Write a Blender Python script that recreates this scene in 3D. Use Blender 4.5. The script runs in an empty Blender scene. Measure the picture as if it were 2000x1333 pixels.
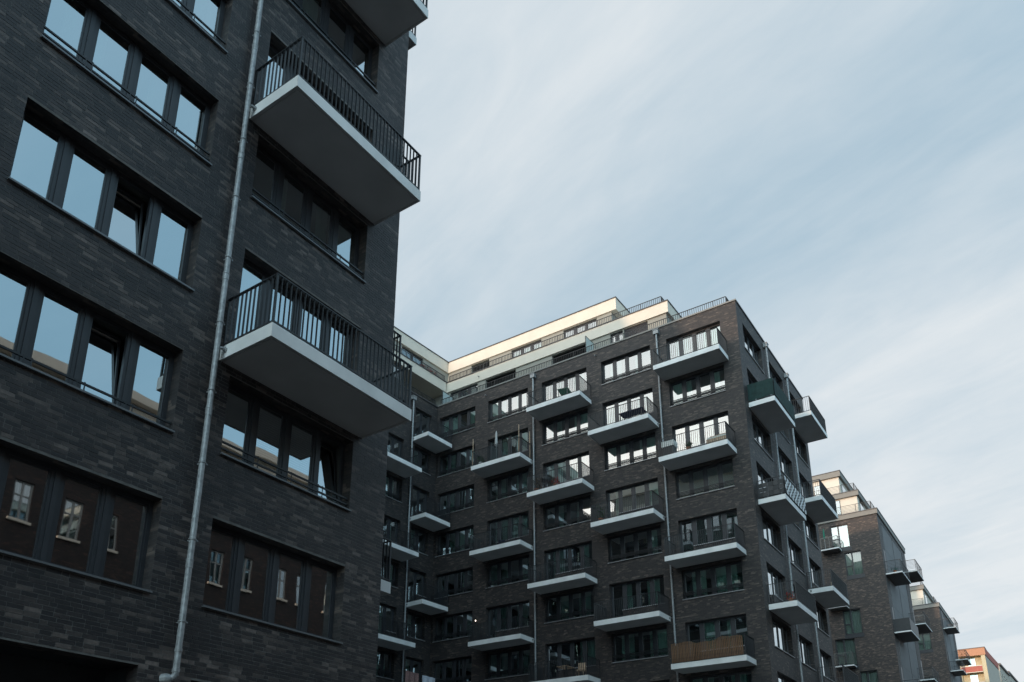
import bpy, math, random
from mathutils import Matrix, Vector
random.seed(11)
S = bpy.context.scene
R = math.radians
ZO = 1.6                      # eye height: all heights below are measured from the eye, the ground is 1.6 m under it

# ------------------------------------------------------------------ camera
cd = bpy.data.cameras.new('camera')
cam = bpy.data.objects.new('camera', cd)
S.collection.objects.link(cam)
cd.sensor_fit = 'HORIZONTAL'; cd.sensor_width = 36.0
cd.lens = 1640.2 / 2000 * 36
cd.shift_y = (1120.8 - 666.5) / 2000
cd.clip_start = 0.1; cd.clip_end = 3000
HEAD, PITCH = R(34.06), R(18.23)     # the street runs along +x; the view is turned 34 deg off it
f = Vector((math.cos(HEAD) * math.cos(PITCH), math.sin(HEAD) * math.cos(PITCH), math.sin(PITCH)))
rgt = Vector((math.sin(HEAD), -math.cos(HEAD), 0)); up = rgt.cross(f)
M = Matrix((rgt, up, -f)).transposed().to_4x4()
cam.matrix_world = Matrix.Translation((0, 0, ZO)) @ M
S.camera = cam

# ------------------------------------------------------------------ light
SUN_EL, SUN_AZ = R(5.2), R(178.0)    # azimuth counted from +x towards +y: low sun behind the near house
w = bpy.data.worlds.new('World'); S.world = w; w.use_nodes = True
nt = w.node_tree; nt.nodes.clear(); N = nt.nodes.new; L = nt.links.new
out = N('ShaderNodeOutputWorld'); bg = N('ShaderNodeBackground'); bg.inputs['Strength'].default_value = 0.1
sky = N('ShaderNodeTexSky'); sky.sky_type = 'NISHITA'; sky.sun_disc = False
sky.sun_elevation = SUN_EL; sky.sun_rotation = R(90) - SUN_AZ
sky.air_density = 1.0; sky.dust_density = 0.6; sky.ozone_density = 1.4
tc = N('ShaderNodeTexCoord'); sep = N('ShaderNodeSeparateXYZ'); L(tc.outputs['Generated'], sep.inputs[0])
def mth(op, a, b=None, clamp=False):
    n = N('ShaderNodeMath'); n.operation = op; n.use_clamp = clamp
    for i, v in enumerate((a, b)):
        if v is None: continue
        if isinstance(v, (int, float)): n.inputs[i].default_value = v
        else: L(v, n.inputs[i])
    return n.outputs[0]
# cirrus sheet: the view direction meets a flat layer high above
zz = mth('ADD', mth('MAXIMUM', sep.outputs['Z'], 0.0), 0.22)
cx = mth('DIVIDE', sep.outputs['X'], zz); cy = mth('DIVIDE', sep.outputs['Y'], zz)
comb = N('ShaderNodeCombineXYZ'); L(cx, comb.inputs[0]); L(cy, comb.inputs[1])
STREAK = 75.0                 # bearing of the cirrus streaks
def layer(sx, sy, scale, detail, dist, rough=0.55, off=(0, 0)):
    mp = N('ShaderNodeMapping'); mp.vector_type = 'TEXTURE'; mp.inputs['Rotation'].default_value = (0, 0, R(STREAK)); mp.inputs['Scale'].default_value = (sx, sy, 1)
    mp.inputs['Location'].default_value = (off[0], off[1], 0)
    L(comb.outputs[0], mp.inputs[0])
    nz = N('ShaderNodeTexNoise'); nz.inputs['Scale'].default_value = scale; nz.inputs['Detail'].default_value = detail
    nz.inputs['Roughness'].default_value = rough; nz.inputs['Distortion'].default_value = dist
    L(mp.outputs[0], nz.inputs['Vector']); return nz.outputs['Fac']
n1 = layer(1.7, 0.95, 1.6, 7, 0.9); n2 = layer(1.6, 0.32, 1.6, 9, 0.7, 0.6); n3 = layer(1.0, 0.5, 6.0, 6, 1.0, 0.6)
mixn = mth('ADD', mth('ADD', mth('MULTIPLY', n1, 0.54), mth('MULTIPLY', n2, 0.32)), mth('MULTIPLY', n3, 0.14))
cb, sb = math.cos(R(STREAK)), math.sin(R(STREAK))
along = mth('ADD', mth('MULTIPLY', cx, cb), mth('MULTIPLY', cy, sb))
across = mth('ADD', mth('MULTIPLY', cx, sb), mth('MULTIPLY', cy, -cb))      # grows towards the far end of the street
def curve(v, lo, hi, pts):
    mr = N('ShaderNodeMapRange'); mr.inputs['From Min'].default_value = lo; mr.inputs['From Max'].default_value = hi; L(v, mr.inputs['Value'])
    rp = N('ShaderNodeValToRGB'); L(mr.outputs[0], rp.inputs[0]); cr = rp.color_ramp; cr.interpolation = 'EASE'
    while len(cr.elements) < len(pts): cr.elements.new(0.5)
    for e, (p, c) in zip(cr.elements, pts): e.position = (p - lo) / (hi - lo); e.color = (c, c, c, 1)
    return rp.outputs['Color']
bank = curve(across, 0.0, 2.0, [(0.0, .50), (0.45, .58), (0.80, .28), (0.97, .50), (1.15, .72), (2.0, .74)])
clear = curve(along, -1.2, 0.6, [(-1.2, 0.0), (-0.75, .0), (0.25, 1.0), (0.6, 1.0)])
dens = mth('ADD', mth('MULTIPLY', mth('SUBTRACT', mixn, 0.5), 2.4), bank, True)          # 0 thin .. 1 thick
hz = mth('POWER', mth('SUBTRACT', 1.0, mth('MULTIPLY', sep.outputs['Z'], 1.0), True), 4.0)
dens = mth('ADD', dens, mth('MULTIPLY', hz, 0.30), True)
veil = N('ShaderNodeValToRGB'); L(dens, veil.inputs[0])
veil.color_ramp.elements[0].position = 0.05; veil.color_ramp.elements[0].color = (.495, .632, .735, 1)
veil.color_ramp.elements[1].position = 0.95; veil.color_ramp.elements[1].color = (.790, .835, .865, 1)
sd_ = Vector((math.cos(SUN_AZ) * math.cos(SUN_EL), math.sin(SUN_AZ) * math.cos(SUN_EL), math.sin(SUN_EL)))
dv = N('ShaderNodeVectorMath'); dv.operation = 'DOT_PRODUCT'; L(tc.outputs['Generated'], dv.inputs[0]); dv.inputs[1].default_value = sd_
dp = mth('MAXIMUM', dv.outputs['Value'], 0.0)      # thin-cloud glow round the low sun, boosted out of view to light the walls
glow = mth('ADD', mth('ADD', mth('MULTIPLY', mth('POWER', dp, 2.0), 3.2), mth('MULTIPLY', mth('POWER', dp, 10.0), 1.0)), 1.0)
deep = N('ShaderNodeMixRGB'); L(mth('ADD', mth('MULTIPLY', clear, 0.85), mth('MULTIPLY', dens, 0.15), True), deep.inputs[0]); deep.inputs[1].default_value = (.43, .76, 1.0, 1); L(veil.outputs['Color'], deep.inputs[2])      # clear sky over the street side
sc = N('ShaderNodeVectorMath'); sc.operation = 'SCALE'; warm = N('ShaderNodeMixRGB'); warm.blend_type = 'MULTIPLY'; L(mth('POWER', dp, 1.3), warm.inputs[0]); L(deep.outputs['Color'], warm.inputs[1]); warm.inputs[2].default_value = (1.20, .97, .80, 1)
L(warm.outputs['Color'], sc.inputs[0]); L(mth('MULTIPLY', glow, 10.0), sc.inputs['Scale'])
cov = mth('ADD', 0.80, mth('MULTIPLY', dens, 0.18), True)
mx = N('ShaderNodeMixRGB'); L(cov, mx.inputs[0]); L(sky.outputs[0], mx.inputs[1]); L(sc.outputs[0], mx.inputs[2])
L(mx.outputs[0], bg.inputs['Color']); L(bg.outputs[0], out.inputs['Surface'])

sd = bpy.data.lights.new('sun', 'SUN'); sd.energy = 2.0; sd.angle = R(1.2); sd.color = (1.0, 0.68, 0.46)
sun = bpy.data.objects.new('sun', sd); S.collection.objects.link(sun)
tosun = Vector((math.cos(SUN_AZ) * math.cos(SUN_EL), math.sin(SUN_AZ) * math.cos(SUN_EL), math.sin(SUN_EL)))
sun.rotation_euler = tosun.to_track_quat('Z', 'Y').to_euler(); sun.location = (0, -5, 80)
S.view_settings.view_transform = 'Standard'; S.view_settings.look = 'None'
S.view_settings.exposure = 0.0; S.view_settings.gamma = 1.0; S.view_settings.use_curve_mapping = False
S.render.film_transparent = False

# ------------------------------------------------------------------ materials
def mat(name, col, rough=0.6, metal=0.0, noise=0.0, nscale=3.0, bump=0.0, bscale=40.0, spec=None):
    m = bpy.data.materials.new(name); m.use_nodes = True; t = m.node_tree
    b = t.nodes['Principled BSDF']
    b.inputs['Base Color'].default_value = (*col, 1); b.inputs['Roughness'].default_value = rough; b.inputs['Metallic'].default_value = metal
    if spec is not None: b.inputs['Specular IOR Level'].default_value = spec
    co = t.nodes.new('ShaderNodeTexCoord')
    if noise:
        nz = t.nodes.new('ShaderNodeTexNoise'); nz.inputs['Scale'].default_value = nscale; nz.inputs['Detail'].default_value = 6
        t.links.new(co.outputs['Object'], nz.inputs['Vector'])
        rp = t.nodes.new('ShaderNodeValToRGB'); t.links.new(nz.outputs['Fac'], rp.inputs[0])
        rp.color_ramp.elements[0].position = 0.3; rp.color_ramp.elements[1].position = 0.7
        rp.color_ramp.elements[0].color = (*[c * (1 - noise) for c in col], 1); rp.color_ramp.elements[1].color = (*[min(1, c * (1 + noise)) for c in col], 1)
        t.links.new(rp.outputs[0], b.inputs['Base Color'])
    if bump:
        nz = t.nodes.new('ShaderNodeTexNoise'); nz.inputs['Scale'].default_value = bscale; nz.inputs['Detail'].default_value = 4
        t.links.new(co.outputs['Object'], nz.inputs['Vector'])
        bp = t.nodes.new('ShaderNodeBump'); bp.inputs['Strength'].default_value = bump; bp.inputs['Distance'].default_value = 0.01
        t.links.new(nz.outputs['Fac'], bp.inputs['Height']); t.links.new(bp.outputs[0], b.inputs['Normal'])
    return m

BRICK_STOPS = [(0.0, (.022, .022, .025)), (0.30, (.030, .029, .032)), (0.50, (.039, .036, .038)), (0.64, (.056, .051, .050)), (0.78, (.105, .094, .084)), (0.95, (.19, .172, .155))]
def ramp(t, fac, stops):
    rp = t.nodes.new('ShaderNodeValToRGB'); t.links.new(fac, rp.inputs[0]); cr = rp.color_ramp
    while len(cr.elements) < len(stops): cr.elements.new(0.5)
    for e, (p, c) in zip(cr.elements, stops): e.position = p; e.color = (*c, 1)
    return rp.outputs[0]

def brick_wall_mat(name, gain=1.0, tint=(1, 1, 1), mortar=(.060, .056, .055)):
    """textured brickwork in metres over the wall's own uv, for walls too far off to lay brick by brick"""
    m = bpy.data.materials.new(name); m.use_nodes = True; t = m.node_tree; b = t.nodes['Principled BSDF']; n = t.nodes.new; l = t.links.new
    uv = n('ShaderNodeUVMap')
    bt = n('ShaderNodeTexBrick'); l(uv.outputs[0], bt.inputs['Vector'])
    bt.inputs['Scale'].default_value = 1.0; bt.inputs['Brick Width'].default_value = 0.25; bt.inputs['Row Height'].default_value = 0.072
    bt.inputs['Mortar Size'].default_value = 0.006; bt.inputs['Mortar Smooth'].default_value = 0.2; bt.inputs['Bias'].default_value = 0.0
    bt.offset = 0.5; bt.offset_frequency = 2; bt.squash = 0.62; bt.squash_frequency = 3
    bt.inputs['Color1'].default_value = (0, 0, 0, 1); bt.inputs['Color2'].default_value = (1, 1, 1, 1); bt.inputs['Mortar'].default_value = (.4, .4, .4, 1)
    mp = n('ShaderNodeMapping'); mp.inputs['Scale'].default_value = (0.9, 3.2, 1); l(uv.outputs[0], mp.inputs[0])
    nz = n('ShaderNodeTexNoise'); nz.inputs['Scale'].default_value = 1.6; nz.inputs['Detail'].default_value = 5; l(mp.outputs[0], nz.inputs['Vector'])
    ad = n('ShaderNodeMath'); ad.operation = 'MULTIPLY_ADD'; l(nz.outputs['Fac'], ad.inputs[0]); ad.inputs[1].default_value = 0.9
    sb = n('ShaderNodeMath'); sb.operation = 'MULTIPLY_ADD'; l(bt.outputs['Color'], sb.inputs[0]); sb.inputs[1].default_value = 0.62; sb.inputs[2].default_value = -0.28
    l(sb.outputs[0], ad.inputs[2])
    col = ramp(t, ad.outputs[0], [(p, tuple(c * gain * k for c, k in zip(cc, tint))) for p, cc in BRICK_STOPS])
    mix = n('ShaderNodeMixRGB'); l(bt.outputs['Fac'], mix.inputs[0]); l(col, mix.inputs[1]); mix.inputs[2].default_value = (*[c * gain for c in mortar], 1)
    l(mix.outputs[0], b.inputs['Base Color']); b.inputs['Roughness'].default_value = 0.62
    inv = n('ShaderNodeMath'); inv.operation = 'SUBTRACT'; inv.inputs[0].default_value = 1; l(bt.outputs['Fac'], inv.inputs[1])
    bp = n('ShaderNodeBump'); bp.inputs['Strength'].default_value = 0.5; bp.inputs['Distance'].default_value = 0.008
    l(inv.outputs[0], bp.inputs['Height']); l(bp.outputs[0], b.inputs['Normal'])
    return m

def brick_piece_mat():
    m = bpy.data.materials.new('brick_piece'); m.use_nodes = True; t = m.node_tree; b = t.nodes['Principled BSDF']; n = t.nodes.new; l = t.links.new
    ge = n('ShaderNodeNewGeometry'); oi = n('ShaderNodeObjectInfo')
    fr = n('ShaderNodeMath'); fr.operation = 'ADD'; l(ge.outputs['Random Per Island'], fr.inputs[0]); l(oi.outputs['Random'], fr.inputs[1])
    fr2 = n('ShaderNodeMath'); fr2.operation = 'FRACT'; l(fr.outputs[0], fr2.inputs[0])
    mp = n('ShaderNodeMapping'); mp.inputs['Scale'].default_value = (0.7, 0.7, 2.6); l(ge.outputs['Position'], mp.inputs[0])
    nz = n('ShaderNodeTexNoise'); nz.inputs['Scale'].default_value = 1.2; nz.inputs['Detail'].default_value = 5; l(mp.outputs[0], nz.inputs['Vector'])
    a = n('ShaderNodeMath'); a.operation = 'MULTIPLY_ADD'; l(nz.outputs['Fac'], a.inputs[0]); a.inputs[1].default_value = 0.9
    c = n('ShaderNodeMath'); c.operation = 'MULTIPLY_ADD'; l(fr2.outputs[0], c.inputs[0]); c.inputs[1].default_value = 0.62; c.inputs[2].default_value = -0.28
    l(c.outputs[0], a.inputs[2])
    col = ramp(t, a.outputs[0], [(p, tuple(c * k * (.62 + .55 * max(0, p - .5)) for c, k in zip(cc, (1.10, .98, 1.0)))) for p, cc in BRICK_STOPS])
    fn = n('ShaderNodeTexNoise'); fn.inputs['Scale'].default_value = 22; fn.inputs['Detail'].default_value = 6; l(ge.outputs['Position'], fn.inputs['Vector'])
    mx = n('ShaderNodeMixRGB'); mx.blend_type = 'MULTIPLY'; mx.inputs[0].default_value = 0.7; l(col, mx.inputs[1])
    l(ramp(t, fn.outputs['Fac'], [(0.3, (.62, .62, .64)), (0.7, (1.25, 1.23, 1.2))]), mx.inputs[2])
    l(mx.outputs[0], b.inputs['Base Color']); b.inputs['Roughness'].default_value = 0.55
    bp = n('ShaderNodeBump'); bp.inputs['Strength'].default_value = 0.4; bp.inputs['Distance'].default_value = 0.006
    l(fn.outputs['Fac'], bp.inputs['Height']); l(bp.outputs[0], b.inputs['Normal'])
    return m

def glass_mat(name, tint=(.44, .68, .64), refl=0.30, rtint=(.93, .98, 1.0)):
    m = bpy.data.materials.new(name); m.use_nodes = True; t = m.node_tree; t.nodes.clear(); n = t.nodes.new; l = t.links.new
    o = n('ShaderNodeOutputMaterial'); mx = n('ShaderNodeMixShader'); gl = n('ShaderNodeBsdfGlossy'); tr = n('ShaderNodeBsdfTransparent')
    tr.inputs[0].default_value = (*tint, 1); gl.inputs['Color'].default_value = (*rtint, 1); gl.inputs['Roughness'].default_value = 0.015
    fz = n('ShaderNodeFresnel'); fz.inputs['IOR'].default_value = 1.52
    ma = n('ShaderNodeMath'); ma.operation = 'MULTIPLY_ADD'; ma.use_clamp = True; l(fz.outputs[0], ma.inputs[0]); ma.inputs[1].default_value = 1.7; ma.inputs[2].default_value = refl
    co = n('ShaderNodeTexCoord'); oi = n('ShaderNodeObjectInfo'); va = n('ShaderNodeVectorMath'); va.operation = 'ADD'
    l(co.outputs['Object'], va.inputs[0]); l(oi.outputs['Location'], va.inputs[1])
    nz = n('ShaderNodeTexNoise'); nz.inputs['Scale'].default_value = 0.9; nz.inputs['Detail'].default_value = 1; l(va.outputs[0], nz.inputs['Vector'])
    bp = n('ShaderNodeBump'); bp.inputs['Strength'].default_value = 0.05; bp.inputs['Distance'].default_value = 0.03
    l(nz.outputs['Fac'], bp.inputs['Height']); l(bp.outputs[0], gl.inputs['Normal'])
    l(ma.outputs[0], mx.inputs[0]); l(tr.outputs[0], mx.inputs[1]); l(gl.outputs[0], mx.inputs[2]); l(mx.outputs[0], o.inputs[0])
    return m

BRICK = brick_wall_mat('dark_brickwork', .68, (1.14, .98, .93))
BRICK_WARM = brick_wall_mat('brown_brickwork', .95, (1.22, .98, .86))
BRICK_RED = brick_wall_mat('old_red_brickwork', .42, (1.4, .8, .65))
PIECE = brick_piece_mat()
MORTAR = mat('mortar', (.135, .128, .122), .9, noise=.3, nscale=5, bump=.4)
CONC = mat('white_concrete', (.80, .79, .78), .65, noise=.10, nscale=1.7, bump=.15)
SOFFIT = mat('grey_soffit', (.43, .43, .435), .8, noise=.10, nscale=1.1)  # slab underside, a darker grey than the white edges
DARKMETAL = mat('anthracite_metal', (.022, .024, .028), .45, noise=.15, nscale=6)
FRAME = mat('anthracite_window_frame', (.034, .036, .042), .4, noise=.1, nscale=5)
SILL = mat('aluminium_sill', (.16, .165, .175), .4, .3)
SILL_LIGHT = mat('bright_aluminium_sill', (.34, .34, .35), .45, .3)
ROOM = mat('dim_room', (.10, .105, .10), .9, noise=.4, nscale=0.8)
CURT = mat('white_curtain', (.62, .64, .60), .9, noise=.08, nscale=4)
BLIND = mat('grey_blind_slat', (.42, .43, .42), .6)
ZINC = mat('galvanised_zinc', (.31, .32, .33), .5, .35, noise=.28, nscale=14, bump=.1, bscale=25)
CREAM = mat('cream_render', (.72, .645, .55), .85, noise=.04, nscale=1.5, bump=.1)
GREIGE = mat('greige_render', (.30, .29, .255), .85, noise=.06, nscale=1.2, bump=.1)
TAUPE = mat('taupe_fascia', (.23, .215, .195), .7, noise=.06)
GREYPANEL = mat('grey_render_panel', (.165, .160, .163), .75, noise=.08, nscale=.7, bump=.1)
CAPM = mat('dark_roof_edge', (.07, .07, .075), .45, .4)
ROOFM = mat('roof_felt', (.10, .10, .10), .9, noise=.2)
GLASS = glass_mat('window_glass')
GLASS_NEAR = glass_mat('coated_window_glass', refl=0.44)
GLASS_TEAL = glass_mat('teal_window_glass', (.60, .70, .68), .09)
GLASS_CLEAR = mat('frosted_glass', (.52, .60, .59), .35)
WOOD = mat('weathered_wood', (.42, .30, .21), .7, noise=.3, nscale=9)
BAMBOO = mat('bamboo_cane', (.17, .088, .045), .6, noise=.35, nscale=7)

# ------------------------------------------------------------------ mesh helpers
class MB:
    def __init__(s): s.v = []; s.f = []; s.mi = []; s.uv = []
    def quad(s, a, b, c, d, mi=0, uv=None):
        k = len(s.v); s.v += [a, b, c, d]; s.f.append((k, k + 1, k + 2, k + 3)); s.mi.append(mi); s.uv += uv or [(0, 0)] * 4
    def box(s, x0, x1, y0, y1, z0, z1, mi=0):
        if x0 > x1: x0, x1 = x1, x0
        if y0 > y1: y0, y1 = y1, y0
        if z0 > z1: z0, z1 = z1, z0
        s.quad((x0, y0, z0), (x1, y0, z0), (x1, y0, z1), (x0, y0, z1), mi, [(x0, z0), (x1, z0), (x1, z1), (x0, z1)])
        s.quad((x1, y1, z0), (x0, y1, z0), (x0, y1, z1), (x1, y1, z1), mi, [(x1, z0), (x0, z0), (x0, z1), (x1, z1)])
        s.quad((x0, y1, z0), (x0, y0, z0), (x0, y0, z1), (x0, y1, z1), mi, [(y1, z0), (y0, z0), (y0, z1), (y1, z1)])
        s.quad((x1, y0, z0), (x1, y1, z0), (x1, y1, z1), (x1, y0, z1), mi, [(y0, z0), (y1, z0), (y1, z1), (y0, z1)])
        s.quad((x0, y0, z1), (x1, y0, z1), (x1, y1, z1), (x0, y1, z1), mi, [(x0, y0), (x1, y0), (x1, y1), (x0, y1)])
        s.quad((x0, y1, z0), (x1, y1, z0), (x1, y0, z0), (x0, y0, z0), mi, [(x0, y1), (x1, y1), (x1, y0), (x0, y0)])
        return s
    def tube(s, pts, r, seg=10, caps=True, mi=0):
        pts = [Vector(p) for p in pts]; rings = []
        rr = r if isinstance(r, (list, tuple)) else [r] * len(pts)
        for i, p in enumerate(pts):
            t = (pts[min(i + 1, len(pts) - 1)] - pts[max(i - 1, 0)]).normalized()
            a = t.cross(Vector((1, 0, 0)) if abs(t.x) < .9 else Vector((0, 1, 0))).normalized(); b = t.cross(a)
            k = len(s.v)
            for j in range(seg):
                an = 2 * math.pi * j / seg; s.v.append(tuple(p + a * math.cos(an) * rr[i] + b * math.sin(an) * rr[i]))
            rings.append(k)
        for i in range(len(rings) - 1):
            for j in range(seg):
                j2 = (j + 1) % seg
                s.f.append((rings[i] + j, rings[i + 1] + j, rings[i + 1] + j2, rings[i] + j2)); s.mi.append(mi); s.uv += [(0, 0)] * 4
        if caps:
            for k, o in ((rings[0], 1), (rings[-1], -1)):
                s.f.append(tuple(range(k, k + seg))[::o]); s.mi.append(mi); s.uv += [(0, 0)] * seg
        return s
    def mesh(s, name, mats, smooth=False):
        me = bpy.data.meshes.new(name); me.from_pydata(s.v, [], s.f)
        for m in (mats if isinstance(mats, (list, tuple)) else [mats]): me.materials.append(m)
        me.polygons.foreach_set('material_index', s.mi)
        ul = me.uv_layers.new(name='UVMap'); ul.data.foreach_set('uv', [c for p in s.uv for c in p])
        if smooth: me.polygons.foreach_set('use_smooth', [True] * len(s.f))
        me.update(); return me

def link(name, data, parent=None, loc=(0, 0, 0), rz=0.0, kind=None):
    o = bpy.data.objects.new(name, data); S.collection.objects.link(o)
    if parent: o.parent = parent
    o.location = loc; o.rotation_euler = (0, 0, rz)
    if kind: o['kind'] = kind
    return o
def tag(o, label, cat, group=None):
    o['label'] = label; o['category'] = cat
    if group: o['group'] = group
    return o
def thing(name, label, cat, loc=(0, 0, 0), rz=0.0, group=None):
    return tag(link(name, None, None, loc, rz), label, cat, group)

class Facade:
    """a wall plane: u runs to the right as seen from outside, d goes into the house, z is up (all in metres from the eye level)"""
    def __init__(s, bld, ox, oy, th):
        s.b = bld; s.ox = ox; s.oy = oy; s.th = th; s.c = math.cos(th); s.s = math.sin(th)
    def loc(s, u, d, z):
        return (s.ox + s.c * u - s.s * d - s.b.location.x, s.oy + s.s * u + s.c * d - s.b.location.y, z + ZO)
    def put(s, name, me, u, d, z, parent=None, kind=None):
        o = link(name, me, s.b, s.loc(u, d, z), s.th, kind); return o
    def world(s, u, d, z): return (s.ox + s.c * u - s.s * d, s.oy + s.s * u + s.c * d, z + ZO)

def wall_mesh(u0, u1, z0, z1, openings, depth, mats, cuts=(), pick=None, name='wall'):
    """a wall sheet at d=0 with rectangular openings and reveals of the given depth; u,z absolute"""
    us = sorted({u0, u1, *[o[0] for o in openings], *[o[1] for o in openings], *[c for k, c in cuts if k == 'u']})
    zs = sorted({z0, z1, *[o[2] for o in openings], *[o[3] for o in openings], *[c for k, c in cuts if k == 'z']})
    us = [u for u in us if u0 <= u <= u1]; zs = [z for z in zs if z0 <= z <= z1]
    nu, nz = len(us) - 1, len(zs) - 1
    hole = [[False] * nz for _ in range(nu)]
    for i in range(nu):
        for j in range(nz):
            cu, cz = (us[i] + us[i + 1]) / 2, (zs[j] + zs[j + 1]) / 2
            hole[i][j] = any(o[0] < cu < o[1] and o[2] < cz < o[3] for o in openings)
    m = MB()
    for i in range(nu):
        for j in range(nz):
            a, b, c, d = us[i], us[i + 1], zs[j], zs[j + 1]
            if not hole[i][j]:
                mi = pick((a + b) / 2, (c + d) / 2) if pick else 0
                m.quad((a, 0, c), (b, 0, c), (b, 0, d), (a, 0, d), mi, [(a, c), (b, c), (b, d), (a, d)])
            else:
                if i == 0 or not hole[i - 1][j]: m.quad((a, 0, c), (a, 0, d), (a, depth, d), (a, depth, c), 0, [(0, c), (0, d), (depth, d), (depth, c)])
                if i == nu - 1 or not hole[i + 1][j]: m.quad((b, depth, c), (b, depth, d), (b, 0, d), (b, 0, c), 0, [(depth, c), (depth, d), (0, d), (0, c)])
                if j == 0 or not hole[i][j - 1]: m.quad((a, depth, c), (b, depth, c), (b, 0, c), (a, 0, c), 0, [(a, depth), (b, depth), (b, 0), (a, 0)])
                if j == nz - 1 or not hole[i][j + 1]: m.quad((a, 0, d), (b, 0, d), (b, depth, d), (a, depth, d), 0, [(a, 0), (b, 0), (b, depth), (a, depth)])
    return m.mesh(name, mats)

# ------------------------------------------------------------------ windows (shared meshes, cached by size)
CACHE = {}
def cached(key, fn):
    if key not in CACHE: CACHE[key] = fn()
    return CACHE[key]
RV = 0.24                      # depth of the frame behind the wall face
def bays(W, n):
    fr, mu = 0.07, 0.20
    pw = (W - 2 * fr - (n - 1) * mu) / n
    return [(fr + i * (pw + mu), fr + i * (pw + mu) + pw) for i in range(n)]
def frame_mesh(W, H, n, door):
    m = MB(); bs = bays(W, n); y0, y1 = 0.0, 0.07
    lo = -door if door else 0.0
    m.box(0, W, y0, y1, H - 0.07, H)
    if door:
        d1 = bs[0][1] + 0.07
        m.box(0, d1, y0, y1, lo, lo + 0.07); m.box(d1, W, y0, y1, 0, 0.07)
        m.box(0, bs[0][0], y0, y1, lo + .07, H - .07); m.box(bs[0][1], d1, y0, y1, lo + .07, H - .07)
        m.box(d1, bs[1][0], y0 + .002, y1 - .002, .07, H - .07)
    else:
        m.box(0, W, y0, y1, 0, 0.07); m.box(0, bs[0][0], y0, y1, .07, H - .07)
    m.box(bs[-1][1], W, y0, y1, .07, H - .07)
    for i in range(n - 1):
        if door and i == 0: continue
        m.box(bs[i][1], bs[i + 1][0], y0, y1, .07, H - .07)
        m.box(bs[i][1] + .06, bs[i + 1][0] - .06, y0 - .018, y0, .02, H - .02)      # raised rib on each mullion
    return m.mesh('window', FRAME)
def pane_mesh(w, h, sash):
    m = MB(); s = 0.035
    m.quad((s, .028, s), (w - s, .028, s), (w - s, .028, h - s), (s, .028, h - s), 0)
    for a in ((0, w, 0, s), (0, w, h - s, h), (0, s, s, h - s), (w - s, w, s, h - s)): m.box(a[0], a[1], .012, .058, a[2], a[3], 1)
    return m.mesh('pane', [GLASS, FRAME])
def room_mesh(W, H, door):
    m = MB(); lo = -door if door else 0.0; D = 2.6; a, b, c, d = 0.01, W - .01, lo + .01, H - .01
    m.quad((a, .12, c), (a, D, c), (a, D, d), (a, .12, d)); m.quad((b, D, c), (b, .12, c), (b, .12, d), (b, D, d))
    m.quad((a, D, c), (b, D, c), (b, D, d), (a, D, d)); m.quad((a, .12, d), (a, D, d), (b, D, d), (b, .12, d)); m.quad((a, D, c), (a, .12, c), (b, .12, c), (b, D, c))
    return m.mesh('room', ROOM)
def curtain_mesh(w, h, seed):
    rn = random.Random(seed); m = MB(); n = max(6, int(w / 0.05)); pts = []
    for i in range(n + 1):
        x = w * i / n; pts.append((x, 0.02 * math.sin(i * 1.9 + seed) + rn.uniform(-.008, .008)))
    for i in range(n):
        (a, ya), (b, yb) = pts[i], pts[i + 1]; m.quad((a, ya, 0), (b, yb, 0), (b, yb, h), (a, ya, h))
    return m.mesh('curtain', CURT, True)
def blind_mesh(w, h):
    m = MB(); k = int(h / 0.05)
    for i in range(k):
        z = h - i * 0.05 - .02
        m.quad((0, -.012, z - .018), (w, -.012, z - .018), (w, .012, z + .006), (0, .012, z + .006))
    return m.mesh('blind', BLIND)
def guard_mesh(W, n, rows):
    m = MB(); bs = bays(W, n)
    for z in rows: hb = .020 if len(rows) > 2 else .017; m.box(.003, W - .003, -hb, hb, z - hb, z + hb)
    for i in range(n - 1):
        c = (bs[i][1] + bs[i + 1][0]) / 2
        m.box(c - .07, c - .05, -.02, -.012, 0.0, rows[-1] + .03); m.box(c + .05, c + .07, -.02, -.012, 0.0, rows[-1] + .03)
    return m.mesh('guard_bars', DARKMETAL)
def sill_mesh(W, light=False):
    m = MB(); m.box(-.02, W + .02, -.06, -.005, -.045, -.012); m.box(.004, W - .004, -.005, RV, -.035, .004)
    return m.mesh('sill', SILL if not light else SILL_LIGHT)

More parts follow.
